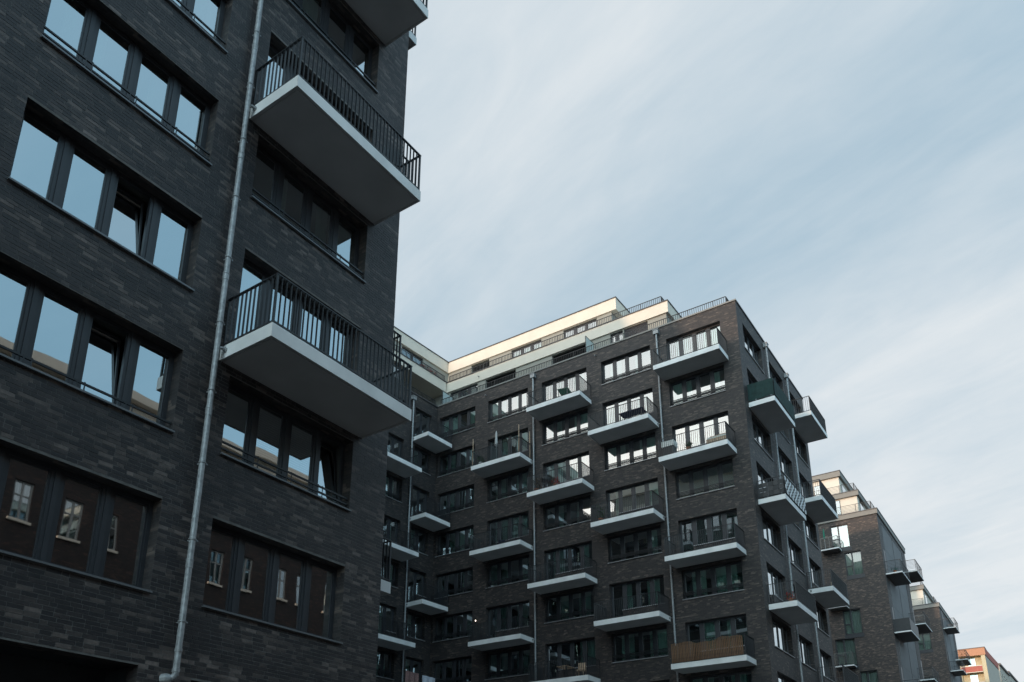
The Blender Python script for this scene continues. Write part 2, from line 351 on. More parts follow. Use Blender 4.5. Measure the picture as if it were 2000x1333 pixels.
def add_window(F, u0, W, zs, H, n=4, door=0.0, guard=None, tilt=(), cover='auto', sill=True, label=None, rnd=None):
    rnd = rnd or random
    w = F.put('window', cached(('f', W, H, n, door), lambda: frame_mesh(W, H, n, door)), u0, RV, zs)
    if label: w['label'] = label
    bs = bays(W, n)
    for i, (a, b) in enumerate(bs):
        lo = -door if (door and i == 0) else 0.0
        pw, ph = round(b - a, 4), round(H - .14 - lo, 4)
        p = link('pane', cached(('p', pw, ph), lambda: pane_mesh(pw, ph, True)), w, (a, 0, lo + .07))
        p.rotation_euler = (R(rnd.uniform(-.25, .25)), 0, R(rnd.uniform(-.3, .3)))
        if F.b.get('near_glass'): p.material_slots[0].link = 'OBJECT'; p.material_slots[0].material = GLASS_NEAR
        if i in tilt: p.rotation_euler = (R(-7.5), 0, R(rnd.uniform(-.3, .3))); p.location.y += .035; p['label'] = 'pane tilted open inwards at its top'
    link('room', cached(('r', W, H, door), lambda: room_mesh(W, H, door)), w)
    lt = F.b.get('bright_sills', 0) == 1
    if sill: 
        if door:
            d1 = bs[0][1] + .07
            link('sill', cached(('s', round(W - d1, 3), lt), lambda: sill_mesh(W - d1, lt)), w, (d1, -RV, 0))
        else: link('sill', cached(('s', W, lt), lambda: sill_mesh(W, lt)), w, (0, -RV, 0))
    if guard: link('guard_bars', cached(('g', W, n, tuple(guard)), lambda: guard_mesh(W, n, guard)), w, (0, -.06 if len(guard) > 2 else -RV + .06, 0))
    if cover == 'auto': cover = {i: rnd.choice(['none', 'none', 'side', 'full', 'side']) for i in range(n)}
    for i, cv in (cover or {}).items():
        a, b = bs[i]
        lo = -door if (door and i == 0) else 0.0
        if cv == 'full': link('curtain', cached(('c', round(b - a, 3), round(H - .1 - lo, 3), i), lambda: curtain_mesh(b - a, H - .1 - lo, i)), w, (a, .2, lo + .05))
        elif cv == 'side': link('curtain', cached(('c', .34, round(H - .1 - lo, 3), i), lambda: curtain_mesh(.34, H - .1 - lo, i)), w, (a - .05 if i % 2 else b - .29, .2, lo + .05))
        elif cv == 'blind': link('blind', cached(('b', round(b - a, 3), round(H - .1 - lo, 3)), lambda: blind_mesh(b - a, H - .1 - lo)), w, (a, .15, lo + .05))
        elif cv == 'halfblind': link('blind', cached(('b', round(b - a, 3), .8), lambda: blind_mesh(b - a, .8)), w, (a, .15, .05))
    return w

# ------------------------------------------------------------------ balconies
SLAB_T, DEP = 0.28, 1.45
def bar_mesh(h): return MB().box(-.005, .005, -.02, .02, 0, h).mesh('bar', DARKMETAL)
def bar_list(W, dep, pitch=.112):
    """(x, y, turned) of every bar: left end, front, right end; y is negative outwards"""
    out = []; e = .04
    n = int((dep - .12) / pitch)
    for k in range(1, n): out.append((e, -.06 - k * (dep - .10) / n, True)); out.append((W - e, -.06 - k * (dep - .10) / n, True))
    n = int((W - 2 * e) / pitch)
    for k in range(1, n): out.append((e + k * (W - 2 * e) / n, -dep + e, False))
    return out
def rail_mesh(W, dep, h=1.08, lo=.05):
    m = MB(); e = .04
    for z0, z1, t in ((h - .022, h, .026), (lo, lo + .028, .016)):
        m.box(e - t, W - e + t, -dep + e - t, -dep + e + t, z0, z1)
        m.box(e - t, e + t, -dep + e + t, -.01, z0, z1); m.box(W - e - t, W - e + t, -dep + e + t, -.01, z0, z1)
    for x in (e, W - e):
        m.box(x - .02, x + .02, -dep + e - .02, -dep + e + .02, 0, h - .022); m.box(x - .012, x + .012, -.05, -.012, 0, h - .022)
    return m.mesh('railing', DARKMETAL)
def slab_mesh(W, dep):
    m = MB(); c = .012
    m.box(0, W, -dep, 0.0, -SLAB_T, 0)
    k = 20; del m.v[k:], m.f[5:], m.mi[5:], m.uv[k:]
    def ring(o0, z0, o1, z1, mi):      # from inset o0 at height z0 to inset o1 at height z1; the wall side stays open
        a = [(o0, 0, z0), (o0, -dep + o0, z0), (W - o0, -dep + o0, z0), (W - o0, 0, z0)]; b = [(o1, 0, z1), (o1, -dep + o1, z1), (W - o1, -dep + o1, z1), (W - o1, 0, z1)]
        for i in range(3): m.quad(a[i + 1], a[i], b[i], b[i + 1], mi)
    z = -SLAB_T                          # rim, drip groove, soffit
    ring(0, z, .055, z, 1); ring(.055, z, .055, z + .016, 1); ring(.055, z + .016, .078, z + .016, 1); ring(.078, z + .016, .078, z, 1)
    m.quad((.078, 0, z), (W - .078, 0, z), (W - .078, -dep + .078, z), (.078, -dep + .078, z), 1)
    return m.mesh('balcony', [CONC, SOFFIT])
def bars_mesh(W, dep, h=1.06, lo=.07):
    m = MB()
    for x, y, t in bar_list(W, dep):
        if t: m.box(x - .02, x + .02, y - .005, y + .005, lo, h)
        else: m.box(x - .005, x + .005, y - .02, y + .02, lo, h)
    return m.mesh('bars', DARKMETAL)
def add_balcony(F, u0, W, z, dep=DEP, single=False, outlet=None):
    b = F.put('balcony', cached(('slab', W, dep), lambda: slab_mesh(W, dep)), u0, 0, z)
    link('railing', cached(('rail', W, dep), lambda: rail_mesh(W, dep)), b)
    if single:
        me = cached('bar', lambda: bar_mesh(.98))
        for x, y, t in bar_list(W, dep): link('bar', me, b, (x, y, .078), R(90) if t else 0)
    else: link('bars', cached(('bars', W, dep), lambda: bars_mesh(W, dep)), b, kind='stuff')
    if outlet:   # short drain spout from the slab to the downpipe
        x0, x1 = (0, -.16) if outlet == 'left' else (W, W + .16)
        m = MB().tube([(x0, -.17, -.12), ((x0 + x1) / 2, -.17, -.12), (x1, -.13, -.13)], .028); s = math.copysign(1, x1 - x0)
        m.tube([(x0 + s * .005, -.17, -.12), (x0 + s * .03, -.17, -.12)], .05)
        link('drain_spout', m.mesh('drain_spout', ZINC, False), b)
    return b

def add_pipe(F, u, z0, z1, r=.05, hopper=False, elbow=False, step=2.92, seg=12):
    m = MB(); d = -.13
    if elbow:
        pts = [(0, d, z1 - z0), (0, d, .02)]
        for a in (18, 36, 54, 72, 90): pts.append((-.07 * (1 - math.cos(R(a))), d + .05 * (1 - math.cos(R(a))), .02 - .10 * math.sin(R(a))))
        m.tube(pts, r, seg)
        m.tube([(-.05, d + .035, -.078), (-.09, d + .07, -.085), (-.125, .02, -.09)], [r + .012, r + .034, r + .04], seg)
        for z in (.06, .40): m.tube([(0, d, z - .03), (0, d, z + .03)], r + .009, seg)
    else: m.tube([(0, d, 0), (0, d, z1 - z0)], r, seg)
    z = (z1 - z0) - 1.0
    while z > .8:
        m.tube([(0, d, z - .07), (0, d, z + .07)], r + .007, seg); m.tube([(0, d, z + .062), (0, d, z + .085)], r + .013, seg); z -= step
    if hopper: m.box(-.16, .16, d - .11, d + .125, z1 - z0 - .02, z1 - z0 + .22); m.box(-.185, .185, d - .135, d + .128, z1 - z0 + .22, z1 - z0 + .26)
    p = F.put('downpipe', m.mesh('downpipe', ZINC, False), u, 0, z0)
    me = cached(('brk', r), lambda: MB().tube([(0, d, -.014), (0, d, .014)], r + .012, 12).box(-.012, .012, d + r, 0, -.012, .012).box(r + .006, r + .05, d - .012, d + .012, -.012, .012).mesh('pipe_bracket', ZINC))
    z = (z1 - z0) - .55
    while z > .5: link('pipe_bracket', me, p, (0, 0, z)); z -= 1.46
    return p

def simple_box(F, name, u0, u1, d0, d1, z0, z1, m, parent=None):
    return F.put(name, MB().box(0, u1 - u0, d0, d1, 0, z1 - z0).mesh(name, m), u0, 0, z0)

def railing_run(F, name, u0, u1, d, z0, h, pitch=.13, ret0=0, ret1=0, horizontal=False):
    """a terrace railing along u at depth d, optionally returning inwards at its ends"""
    m = MB(); W = u1 - u0
    segs = [((0, 0), (W, 0))]
    if ret0: segs.append(((0, 0), (0, ret0)))
    if ret1: segs.append(((W, 0), (W, ret1)))
    for (xa, ya), (xb, yb) in segs:
        alongx = yb == ya; ln = (xb - xa) if alongx else (yb - ya)
        def bx(a0, a1, t, za, zb):
            if alongx: m.box(xa + a0, xa + a1, -t, t, za, zb)
            else: m.box(xa - t, xa + t, ya + a0, ya + a1, za, zb)
        o = 0.0 if alongx else .03
        bx(o, ln, .022, h - .03, h)
        if horizontal:
            for k in range(1, 7): bx(o, ln, .008, h * k / 7.2, h * k / 7.2 + .018)
            k = max(1, round(ln / 1.3))
            for i in range(k + 1):
                c = min(max(ln * i / k, o + .02), ln - .02); bx(c - .02, c + .02, .021, 0, h - .03)
        else:
            bx(o, ln, .014, .08, .105)
            k = max(1, int(ln / pitch))
            for i in range(k + 1):
                c = min(max(ln * i / k, o + .008), ln - .008); th = .009 if i % 12 else .02
                bx(c - th, c + th, .02, 0 if i % 12 == 0 else .105, h - .03)
    return F.put(name, m.mesh(name, DARKMETAL), u0, d, z0)

def FL(k): return 26.59 - 2.922 * (k - 1)           # floor level of storey k, counted down from the top brick storey
HS, HL = .83, 2.46                                     # sill and lintel above the floor
G = -ZO                                               # ground
GR3 = [.26, .34, .42]

def storey_grid(F, u0, u1, z0, z1, cols, extra=(), depth=RV + .08, mats=BRICK, cuts=(), pick=None, ks=range(1, 10), guard=GR3, rnd=None, cover='auto', balc=None):
    """cols: (u_left, width, slab u_left, slab width, parity of balcony storeys or None, n panes)"""
    op = list(extra); todo = []
    for (a, W, su, sw, par, n) in cols:
        for k in ks:
            zl, zs = FL(k) + HL, FL(k) + HS
            isd = par is not None and k % 2 == par
            op.append((a, a + W, zs, zl))
            if isd:
                dw = bays(W, n)[0][1] + .07; op.append((a, a + dw, FL(k) + .02, zs + .001))
            todo.append((a, W, su, sw, isd, n, k))
    F.put('wall', wall_mesh(u0, u1, z0, z1, op, depth, mats, cuts, pick), 0, 0, 0).location = F.loc(0, 0, 0)
    wins = {}
    for (a, W, su, sw, isd, n, k) in todo:
        c = cover(a, k) if callable(cover) else cover
        wins[(round(a, 2), k)] = add_window(F, a, W, FL(k) + HS, round(HL - HS, 3), n, door=HS - .03 if isd else 0.0, guard=None if isd else guard(a, k) if callable(guard) else guard, cover=c, rnd=rnd)
        if isd: balc(su, sw, k)
    return wins

# ================================================================== GROUND
def sheet(name, x0, x1, y0, y1, z, m, kind='structure'):
    me = MB(); me.quad((x0, y0, 0), (x1, y0, 0), (x1, y1, 0), (x0, y1, 0), 0, [(x0, y0), (x1, y0), (x1, y1), (x0, y1)])
    return link(name, me.mesh(name, m), None, (0, 0, z), 0, kind)
ASPH = mat('asphalt', (.05, .05, .052), .9, noise=.25, nscale=1.5, bump=.3, bscale=60)
PAVE = mat('paving', (.13, .125, .12), .85, noise=.2, nscale=2.5, bump=.2)
EARTH = mat('ground_earth', (.12, .11, .09), .95, noise=.3, nscale=.3)
sheet('ground', -900, 900, -900, 900, -.03, EARTH)
sheet('street', -200, 400, -9.5, 5.5, -.01, ASPH)
pv = MB().box(-60, 300, 5.5, 12.0, -.02, .12); link('pavement', pv.mesh('pavement', PAVE), None, (0, 0, 0), 0, 'structure')
pv = MB().box(-60, 300, -14.5, -9.5, -.02, .12); link('pavement', pv.mesh('pavement', PAVE), None, (0, 0, 0), 0, 'structure')
mk = MB()
for i in range(-10, 60): mk.quad((i * 5, -2.06, 0), (i * 5 + 2.4, -2.06, 0), (i * 5 + 2.4, -1.94, 0), (i * 5, -1.94, 0))
link('road_marking', mk.mesh('road_marking', mat('road_paint', (.75, .75, .72), .7)), None, (0, 0, -.006), 0, 'structure')
pv = MB().box(13.2, 40.9, 12.5, 34, -.02, .10); link('courtyard_paving', pv.mesh('courtyard_paving', PAVE), None, (0, 0, 0), 0, 'structure')

# ================================================================== NEAR HOUSE (left of the picture)
D0 = 12.3
near = thing('apartment_building', 'near dark brick apartment block with two large balconies, cut off by the left edge', 'building', (4.0, D0, 0), 0, 'dark brick apartment blocks')
near['near_glass'] = 1
FN = Facade(near, 0, D0, 0.0)
XE = 13.02
rn = random.Random(5)
BX0, BZ0, BZ1 = 1.6, -.2, 22.2                       # part of the facade laid brick by brick
near_cols = [(-.02, 3.30, 0, 0, None, 4), (4.28, 3.30, 0, 0, None, 4), (8.60, 3.32, 8.33, 3.84, 1, 4), (-4.3, 3.3, 0, 0, None, 4), (-8.6, 3.3, 0, 0, None, 4)]
ground_op = (-10.0, 7.57, G + .02, 2.80)
shop_op = (8.55, 11.95, G + .02, 2.72)
def near_guard(a, k):
    if a > 8: return [.13, .26] if k in (4, 6, 8, 2) else None
    return {6: [.14, .28], 5: [.14, .28], 8: [.16], 4: [.14, .28]}.get(k)
def near_cover(a, k):
    if k == 8 and a > 8: return {1: 'blind', 2: 'blind'}
    if k in (7,) and 4 < a < 5: return {}
    if k >= 8: return {}
    return {i: rn.choice(['none', 'none', 'side', 'full']) for i in range(4)}
def near_balc(su, sw, k):
    if k < 9: add_balcony(FN, su, sw, FL(k), single=k in (3, 5, 7), outlet='left')
op_all = [ground_op, shop_op]
for (a, W, su, sw, par, n) in near_cols:
    for k in range(1, 10):
        op_all.append((a, a + W, FL(k) + HS, FL(k) + HL))
        if par is not None and k % 2 == par and k < 9: op_all.append((a, a + bays(W, n)[0][1] + .07, FL(k) + .02, FL(k) + HS))
todo_near = []
wall_near = FN.put('wall', wall_mesh(-46, XE, G, 30.0, op_all, RV + .08, [BRICK, MORTAR], [('u', BX0), ('z', BZ0), ('z', BZ1)],
                   lambda u, z: 1 if (u > BX0 and BZ0 < z < BZ1) else 0), 0, 0, 0)
for (a, W, su, sw, par, n) in near_cols:
    for k in range(1, 10):
        isd = par is not None and k % 2 == par and k < 9
        tl = {(7, 4.28): (2,), (8, 4.28): (2,), (8, 8.60): (3,)}.get((k, a), ())
        add_window(FN, a, W, FL(k) + HS, round(HL - HS, 3), n, door=HS - .03 if isd else 0.0, guard=None if isd else near_guard(a, k), cover=near_cover(a, k), tilt=tl, rnd=rn)
        if isd: near_balc(su, sw, k)
# dark recess of the ground floor
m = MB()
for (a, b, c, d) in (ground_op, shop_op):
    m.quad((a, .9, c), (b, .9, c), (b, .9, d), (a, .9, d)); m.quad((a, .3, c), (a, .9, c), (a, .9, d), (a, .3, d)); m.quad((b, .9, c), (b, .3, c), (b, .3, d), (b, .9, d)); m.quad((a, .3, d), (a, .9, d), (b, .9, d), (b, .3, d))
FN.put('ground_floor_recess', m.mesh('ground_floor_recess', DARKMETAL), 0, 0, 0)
add_pipe(FN, 8.16, 2.74, 29.0, r=.055, elbow=True)

# bricks of the near facade: laid course by course round the openings
CH, BL, JT = .0722, .245, .011
def lay(rng):
    z = BZ0; row = 0
    while z + CH < BZ1 + .001:
        za, zb = z + JT * .5, z + CH - JT * .5; zc = (za + zb) / 2
        free = [(BX0, XE)]
        for (a, b, c, d) in op_all:
            if c - CH * .35 < zc < d + CH * .35:
                nf = []
                for (p, q) in free:
                    if b <= p or a >= q: nf.append((p, q)); continue
                    if p < a: nf.append((p, a))
                    if b < q: nf.append((b, q))
                free = nf
        for (p, q) in free:
            x = p - (0.0 if p > BX0 + .01 else rng.uniform(0, .2)); first = True
            while x < q - .02:
                ln = rng.choice([BL, BL, BL, BL, .118, .182]) if not first else rng.choice([BL, .118, .18])
                first = False
                e = min(x + ln, q)
                if q - e < .05: e = q
                yield max(x, p) , e - (JT if e < q - .001 else 0), za, zb, ln, (e - x == ln)
                x = e
                if e < q: x = e + 0.0
        z += CH; row += 1
bricks = list(lay(rn))
def view_px(u, z):
    p = Vector((u, D0, z)); d = p.dot(f); return 1000 + 1640.2 * p.dot(rgt) / d, 1120.8 - 1640.2 * p.dot(up) / d, d
cand = []
for i, (x0, x1, za, zb, ln, whole) in enumerate(bricks):
    px, py, d = view_px((x0 + x1) / 2, za)
    if whole and abs(ln - BL) < .001 and 5 < px < 1995 and 5 < py < 1328 and abs((x1 - x0) - (BL - JT)) < .004: cand.append((d, i))
single = {i for d, i in sorted(cand)[:300]}
bm_ = MB().box(0, BL - JT, -.0035, .0, 0, CH - JT).mesh('brick', PIECE)
stuff = MB()
for i, (x0, x1, za, zb, ln, whole) in enumerate(bricks):
    j = rn.uniform(-.0016, .0016)
    if i in single:
        link('brick', bm_, wall_near, (x0, j, za))
    else:
        y = -.0035 + j
        stuff.quad((x0, y, za), (x1, y, za), (x1, y, zb), (x0, y, zb)); k = len(stuff.v) - 4
        stuff.v += [(x0, 0, za), (x1, 0, za), (x1, 0, zb), (x0, 0, zb)]
        for q in ((k + 4, k + 5, k + 1, k), (k + 5, k + 6, k + 2, k + 1), (k + 6, k + 7, k + 3, k + 2), (k + 7, k + 4, k, k + 3)):
            stuff.f.append(q); stuff.mi.append(0); stuff.uv += [(0, 0)] * 4
link('bricks', stuff.mesh('bricks', PIECE), wall_near, (0, 0, 0), 0, 'stuff')

# courtyard side of the near house, seen mirrored in the panes opposite
FNs = Facade(near, XE, 0, R(90))                      # u runs along +y, outwards is +x
nb = random.Random(8)
storey_grid(FNs, D0, 37.2, G, 30.0, [(13.6, 3.2, 13.25, 3.9, 0, 4), (17.9, 3.2, 17.6, 3.9, 1, 4), (22.3, 3.2, 22.0, 3.9, 0, 4), (26.7, 3.2, 26.4, 3.9, 1, 4), (30.9, 3.0, 0, 0, None, 4)],
            ks=range(1, 11), rnd=nb, guard=GR3, balc=lambda su, sw, k: add_balcony(FNs, su, sw, FL(k), dep=1.36))
simple_box(FN, 'roof', -46, XE, .3, 25, 29.3, 29.5, ROOFM)
FN.put('parapet_cap', MB().box(-46, XE + .05, -.05, .3, 30.0, 30.08).box(XE - .3, XE + .05, .3, 25, 30.0, 30.08).mesh('parapet_cap', CAPM), 0, 0, 0)
simple_box(FN, 'penthouse', -44, XE - 1.9, 5.1, 24.5, 29.5, 32.0, GREIGE)
simple_box(FN, 'terrace_fascia', -44.4, XE - 1.4, 4.7, 24.8, 32.0, 32.85, CREAM)
simple_box(FN, 'penthouse', -43, XE - 3.5, 9.4, 24.3, 32.85, 34.95, GREIGE)
simple_box(FN, 'terrace_fascia', -43.4, XE - 3.1, 9.0, 24.6, 34.95, 35.85, CREAM)
simple_box(FN, 'wall', -46, -45.7, .3, 25, G, 30, BRICK)

# ================================================================== COURTYARD HOUSE (middle of the picture)
XW = 41.08
mid = thing('apartment_building', 'dark brick corner block with white balcony slabs and two cream stepped top storeys', 'building', (XW, D0, 0), 0, 'dark brick apartment blocks')
mid['bright_sills'] = 1
FW = Facade(mid, XW, 0, R(-90))                       # u = -y
FE = Facade(mid, 0, D0, 0.0)                          # u = x
NA = R(-3.34)
YI = 34.16
FI = Facade(mid, XW, YI, NA)                          # rear wing, u = 0 in the inner corner
rw = random.Random(21)
def wcover(a, k):
    if a > -17 and k == 4: return {1: 'blind', 2: 'blind', 3: 'blind'}
    if a > -17 and k == 5: return {0: 'blind', 1: 'blind', 2: 'blind', 3: 'blind'}
    if k >= 7: return {i: rw.choice(['none', 'full', 'side', 'side']) for i in range(4)}
    return {i: rw.choice(['none', 'side', 'full', 'side']) for i in range(4)}
w_cols = [(-16.65, 3.35, -16.96, 3.96, 1, 4), (-21.06, 3.35, -21.36, 3.92, 0, 4), (-25.43, 3.33, -25.70, 3.88, 1, 4), (-29.73, 3.22, -30.02, 3.82, 0, 4), (-33.95, 3.14, 0, 0, None, 4)]
wall_w = storey_grid(FW, -YI, -D0, G, 30.0, w_cols, ks=range(1, 11), rnd=rw, cover=wcover,
            balc=lambda su, sw, k: add_balcony(FW, su, sw, FL(k), outlet='right' if su < -17 and su > -22 or su < -26 else None))
e_cols = [(42.05, 3.32, 41.72, 3.80, 0, 4), (46.48, 3.16, 0, 0, None, 4), (50.74, 3.14, 50.02, 3.92, 1, 4)]
storey_grid(FE, XW, 54.5, G, 30.0, e_cols, ks=range(1, 11), rnd=rw, balc=lambda su, sw, k: add_balcony(FE, su, sw, FL(k), outlet='left' if su > 49 else None),
            guard=lambda a, k: [.15, .28] if (k + int(a)) % 3 == 0 else None, cover=lambda a, k: {i: rw.choice(['none', 'side', 'full']) for i in range(4)})
i_cols = [(-2.18, 1.62, -2.45, 2.40, 1, 2), (-4.70, 1.52, -6.10, 3.17, 0, 2), (-8.6, 1.6, -9.6, 2.9, 1, 2), (-13, 3.2, -13.3, 3.8, 0, 4), (-17.4, 3.2, -17.7, 3.8, 1, 4), (-21.8, 3.2, -22, 3.8, 0, 4)]
storey_grid(FI, -27.2, 0.0, G, 29.95, i_cols, ks=range(1, 11), rnd=rw, balc=lambda su, sw, k: add_balcony(FI, su, sw, FL(k), dep=1.5, outlet='left' if su > -3 else None))
# backs and sides that close the volume
mid_x0 = XW - 27
FW.put('rear_wall', MB().box(-46, -D0 - .2, 13.2, 13.42, 0, 30 - G).mesh('rear_wall', BRICK), 0, 0, G)
FI.put('rear_wall', MB().box(-27, 13, 11.5, 11.7, 0, 30 - G).mesh('rear_wall', BRICK), 0, 0, G)
FW.put('roof', MB().box(-46, -D0 - .3, .25, 13.2, 0, .2).mesh('roof', ROOFM), 0, 0, 29.25)
FI.put('roof', MB().box(-27, .2, .25, 11.5, 0, .2).mesh('roof', ROOFM), 0, 0, 29.24)
FW.put('parapet_cap', MB().box(-YI + .06, -D0 + .05, -.05, .28, 0, .09).mesh('parapet_cap', mat('grey_coping', (.22, .215, .205), .6)), 0, 0, 30.0)
FE.put('parapet_cap', MB().box(XW + .28, 54.55, -.05, .28, 0, .09).mesh('parapet_cap', CAPM), 0, 0, 30.0)
FI.put('parapet_cap', MB().box(-27.2, .02, -.05, .28, 0, .09).mesh('parapet_cap', CAPM), 0, 0, 29.95)
add_pipe(FW, -26.02, G, 29.55, r=.055, hopper=True); add_pipe(FW, -17.20, G, 29.55, r=.055, hopper=True)
add_pipe(FE, 46.05, G, 29.55, r=.06, hopper=True); add_pipe(FE, 50.30, G, 29.55, r=.06, hopper=True)
add_pipe(FI, -2.55, G, 29.4, r=.055, hopper=True)

# terraces and set-back storeys.  W: depth d behind the courtyard front; u = -y
Z1F, Z1B, Z1T = 29.5, 32.0, 32.80
Z2B, Z2T = 34.95, 35.85
d1, d2 = 1.45, 3.12
def penthouse_front(F, u0, u1, z0, z1, d, spans, mats=GREIGE):
    """wall of a set-back storey with openings: spans = (u_left, u_right, kind)"""
    op = [(a, b, z0 + .05, z1 - .06) for a, b, k in spans]
    F.put('penthouse_wall', wall_mesh(u0, u1, z0, z1, op, .22, mats, name='penthouse_wall'), 0, d, 0)
    for a, b, k in spans:
        W, H = b - a, z1 - z0 - .11
        if k == 'loggia':
            m = MB(); m.quad((0, 1.6, 0), (W, 1.6, 0), (W, 1.6, H), (0, 1.6, H)); m.quad((0, .2, 0), (0, 1.6, 0), (0, 1.6, H), (0, .2, H)); m.quad((W, 1.6, 0), (W, .2, 0), (W, .2, H), (W, 1.6, H)); m.quad((0, .2, H), (0, 1.6, H), (W, 1.6, H), (W, .2, H)); m.quad((0, 1.6, 0), (0, .2, 0), (W, .2, 0), (W, 1.6, 0))
            F.put('loggia', m.mesh('loggia', DARKMETAL), a, d, z0 + .05)
        elif k == 'blind':
            m = MB(); n = int(H / .09)
            for i in range(n): z = H - .09 * i; m.quad((.02, .05, z - .075), (W - .02, .05, z - .075), (W - .02, .09, z), (.02, .09, z))
            m.quad((0, .14, 0), (W, .14, 0), (W, .14, H), (0, .14, H)); F.put('roller_shutter', m.mesh('roller_shutter', mat('shutter_slat', (.10, .10, .11), .5)), a, d, z0 + .05)
        else:
            n = max(2, round(W / .95)); Fd = Facade(F.b, *[F.ox - F.s * (d - .12), F.oy + F.c * (d - .12)], F.th)
            add_window(Fd, a, W, z0 + .05, round(H, 3), n, cover={i: ('full' if k == 'curtain' else 'none') for i in range(n)}, sill=False, rnd=rw)
penthouse_front(FW, -36.6, -17.15, Z1F, Z1B, d1 + .10, [(-34.3, -31.8, 'window'), (-31.1, -28.5, 'loggia'), (-25.55, -22.5, 'loggia'), (-21.1, -20.18, 'window'), (-20.12, -18.43, 'blind')])
penthouse_front(FW, -37.5, -21.75, Z1T - .5, Z2B, d2 + .10, [(-33.66, -32.0, 'loggia'), (-30.0, -27.4, 'curtain'), (-25.57, -22.9, 'window')])
FW.put('terrace_fascia', MB().box(-46, -16.98, d1, 13.0, 0, Z1T - Z1B).mesh('terrace_fascia', CREAM), 0, 0, Z1B)
FW.put('fascia_cap', MB().box(-34.7, -16.93, d1 - .05, d1 + .3, 0, .06).box(-17.25, -16.93, d1 + .3, 13.0, 0, .06).mesh('fascia_cap', CAPM), 0, 0, Z1T)
FW.put('terrace_fascia', MB().box(-46, -21.35, d2, 12.6, 0, Z2T - Z2B).mesh('terrace_fascia', CREAM), 0, 0, Z2B)
FW.put('fascia_cap', MB().box(-35.9, -21.30, d2 - .05, d2 + .3, 0, .06).box(-21.6, -21.30, d2 + .3, 12.6, 0, .06).mesh('fascia_cap', CAPM), 0, 0, Z2T)
FW.put('penthouse_end', MB().box(-17.5, -17.16, d1 + .11, 12.9, 0, Z1B - Z1F).mesh('penthouse_end', GREIGE), 0, 0, Z1F)
FW.put('penthouse_end', MB().box(-22.1, -21.76, d2 + .11, 12.4, 0, Z2B - Z1T).mesh('penthouse_end', GREIGE), 0, 0, Z1T)
# rear wing set-backs (depth behind its own front)
e1, e2 = .47, 1.84
def pf(F, u0, u1, z0, z1, d, spans): penthouse_front(F, u0, u1, z0, z1, d, spans)
pf(FI, -26, 1.4 + .4, Z1F, Z1B, 2.9, [(-3.9, -1.9, 'loggia'), (-8, -5, 'window')])
pf(FI, -26, 3.1 + .4, Z1T - .4, Z2B, e2 + .10, [(-1.9, .35, 'window'), (-7, -4, 'window')])
FI.put('terrace_fascia', MB().box(-26, 1.32, e1, 11, 0, Z1T - Z1B).mesh('terrace_fascia', CREAM), 0, 0, Z1B + .003)
FI.put('fascia_cap', MB().box(-26, 1.32, e1 - .05, e1 + .3, 0, .06).mesh('fascia_cap', CAPM), 0, 0, Z1T + .004)
FI.put('terrace_fascia', MB().box(-26, 2.95, e2, 11, 0, Z2T - Z2B).mesh('terrace_fascia', CREAM), 0, 0, Z2B + .003)
FI.put('fascia_cap', MB().box(-26, 2.95, e2 - .05, e2 + .3, 0, .06).mesh('fascia_cap', CAPM), 0, 0, Z2T + .004)
# railings on the roof edges
railing_run(FW, 'terrace_railing', -YI + .1, -12.9, .22, 30.05, .62, ret1=9)
railing_run(FW, 'terrace_railing', -34.55, -17.5, d1 + .28, Z1T + .05, .66, ret1=7)
railing_run(FI, 'terrace_railing', -26, -.05, .22, 30.0, .62)
railing_run(FI, 'terrace_railing', -26, 1.45, e1 + .28, Z1T + .05, .66)

def at_w(y, d, z): return FW.world(-y, d, z)
# glass screens between neighbouring terraces
def glass_screen(label, F, u, d, z, dep, h):
    t = thing('terrace_screen', label, 'glass screen', F.world(u, d, z), F.th, 'glass screens between terraces')
    g = MB().box(-.008, .008, 0, dep, .02, h).mesh('glass_sheet', GLASS_CLEAR); link('glass_sheet', g, t)
    fr = MB().box(-.02, .02, -.03, 0, 0, h + .02).box(-.02, .02, 0, dep, h, h + .03).mesh('screen_frame', DARKMETAL); link('screen_frame', fr, t)
glass_screen('pale glass screen on the lower terrace beside the dark loggia', FW, -22.25, .32, 29.55, 1.1, 2.0)
glass_screen('pale glass screen in the inner corner of the lower terrace', FW, -34.0, .32, 29.5, 1.1, 1.9)

# ================================================================== SECOND AND THIRD BLOCK DOWN THE STREET
def strip_window(F, u0, u1, z0, z1, cross=True):
    """two-light window with an apron panel, as on the farther blocks"""
    W, H = u1 - u0, z1 - z0
    m = MB(); c = W * .43
    for a in ((0, W, H - .09, H), (0, W, 0, .09), (0, .08, .09, H - .09), (W - .08, W, .09, H - .09), (c - .06, c + .06, .09, H - .09)): m.box(a[0], a[1], 0, .08, a[2], a[3])
    if cross: m.box(.08, c - .06, .002, .078, H * .42 - .05, H * .42 + .05)
    w = F.put('window', m.mesh('window', FRAME), u0, .12, z0)
    for (a, b, lo, hi) in (((.08, c - .06, .09, H * .42 - .05), (.08, c - .06, H * .42 + .05, H - .09)) if cross else ((.08, c - .06, .09, H - .09),)) + ((c + .06, W - .08, .09, H - .09),):
        pm = MB(); pm.quad((0, .04, 0), (b - a, .04, 0), (b - a, .04, hi - lo), (0, .04, hi - lo)); link('pane', pm.mesh('pane', GLASS if z0 > 26.5 and hi > H - .2 else GLASS_TEAL), w, (a, 0, lo))
    link('curtain', curtain_mesh(W - .1, H - .1, int(u0 * 7) % 9), w, (.05, .3, .05))
    link('apron', MB().box(-.03, W + .06, -.16, .07, -.36, -.01).mesh('apron', FRAME), w)
    link('room', cached(('r', round(W, 3), round(H, 3), 0), lambda: room_mesh(round(W, 3), round(H, 3), 0)), w)

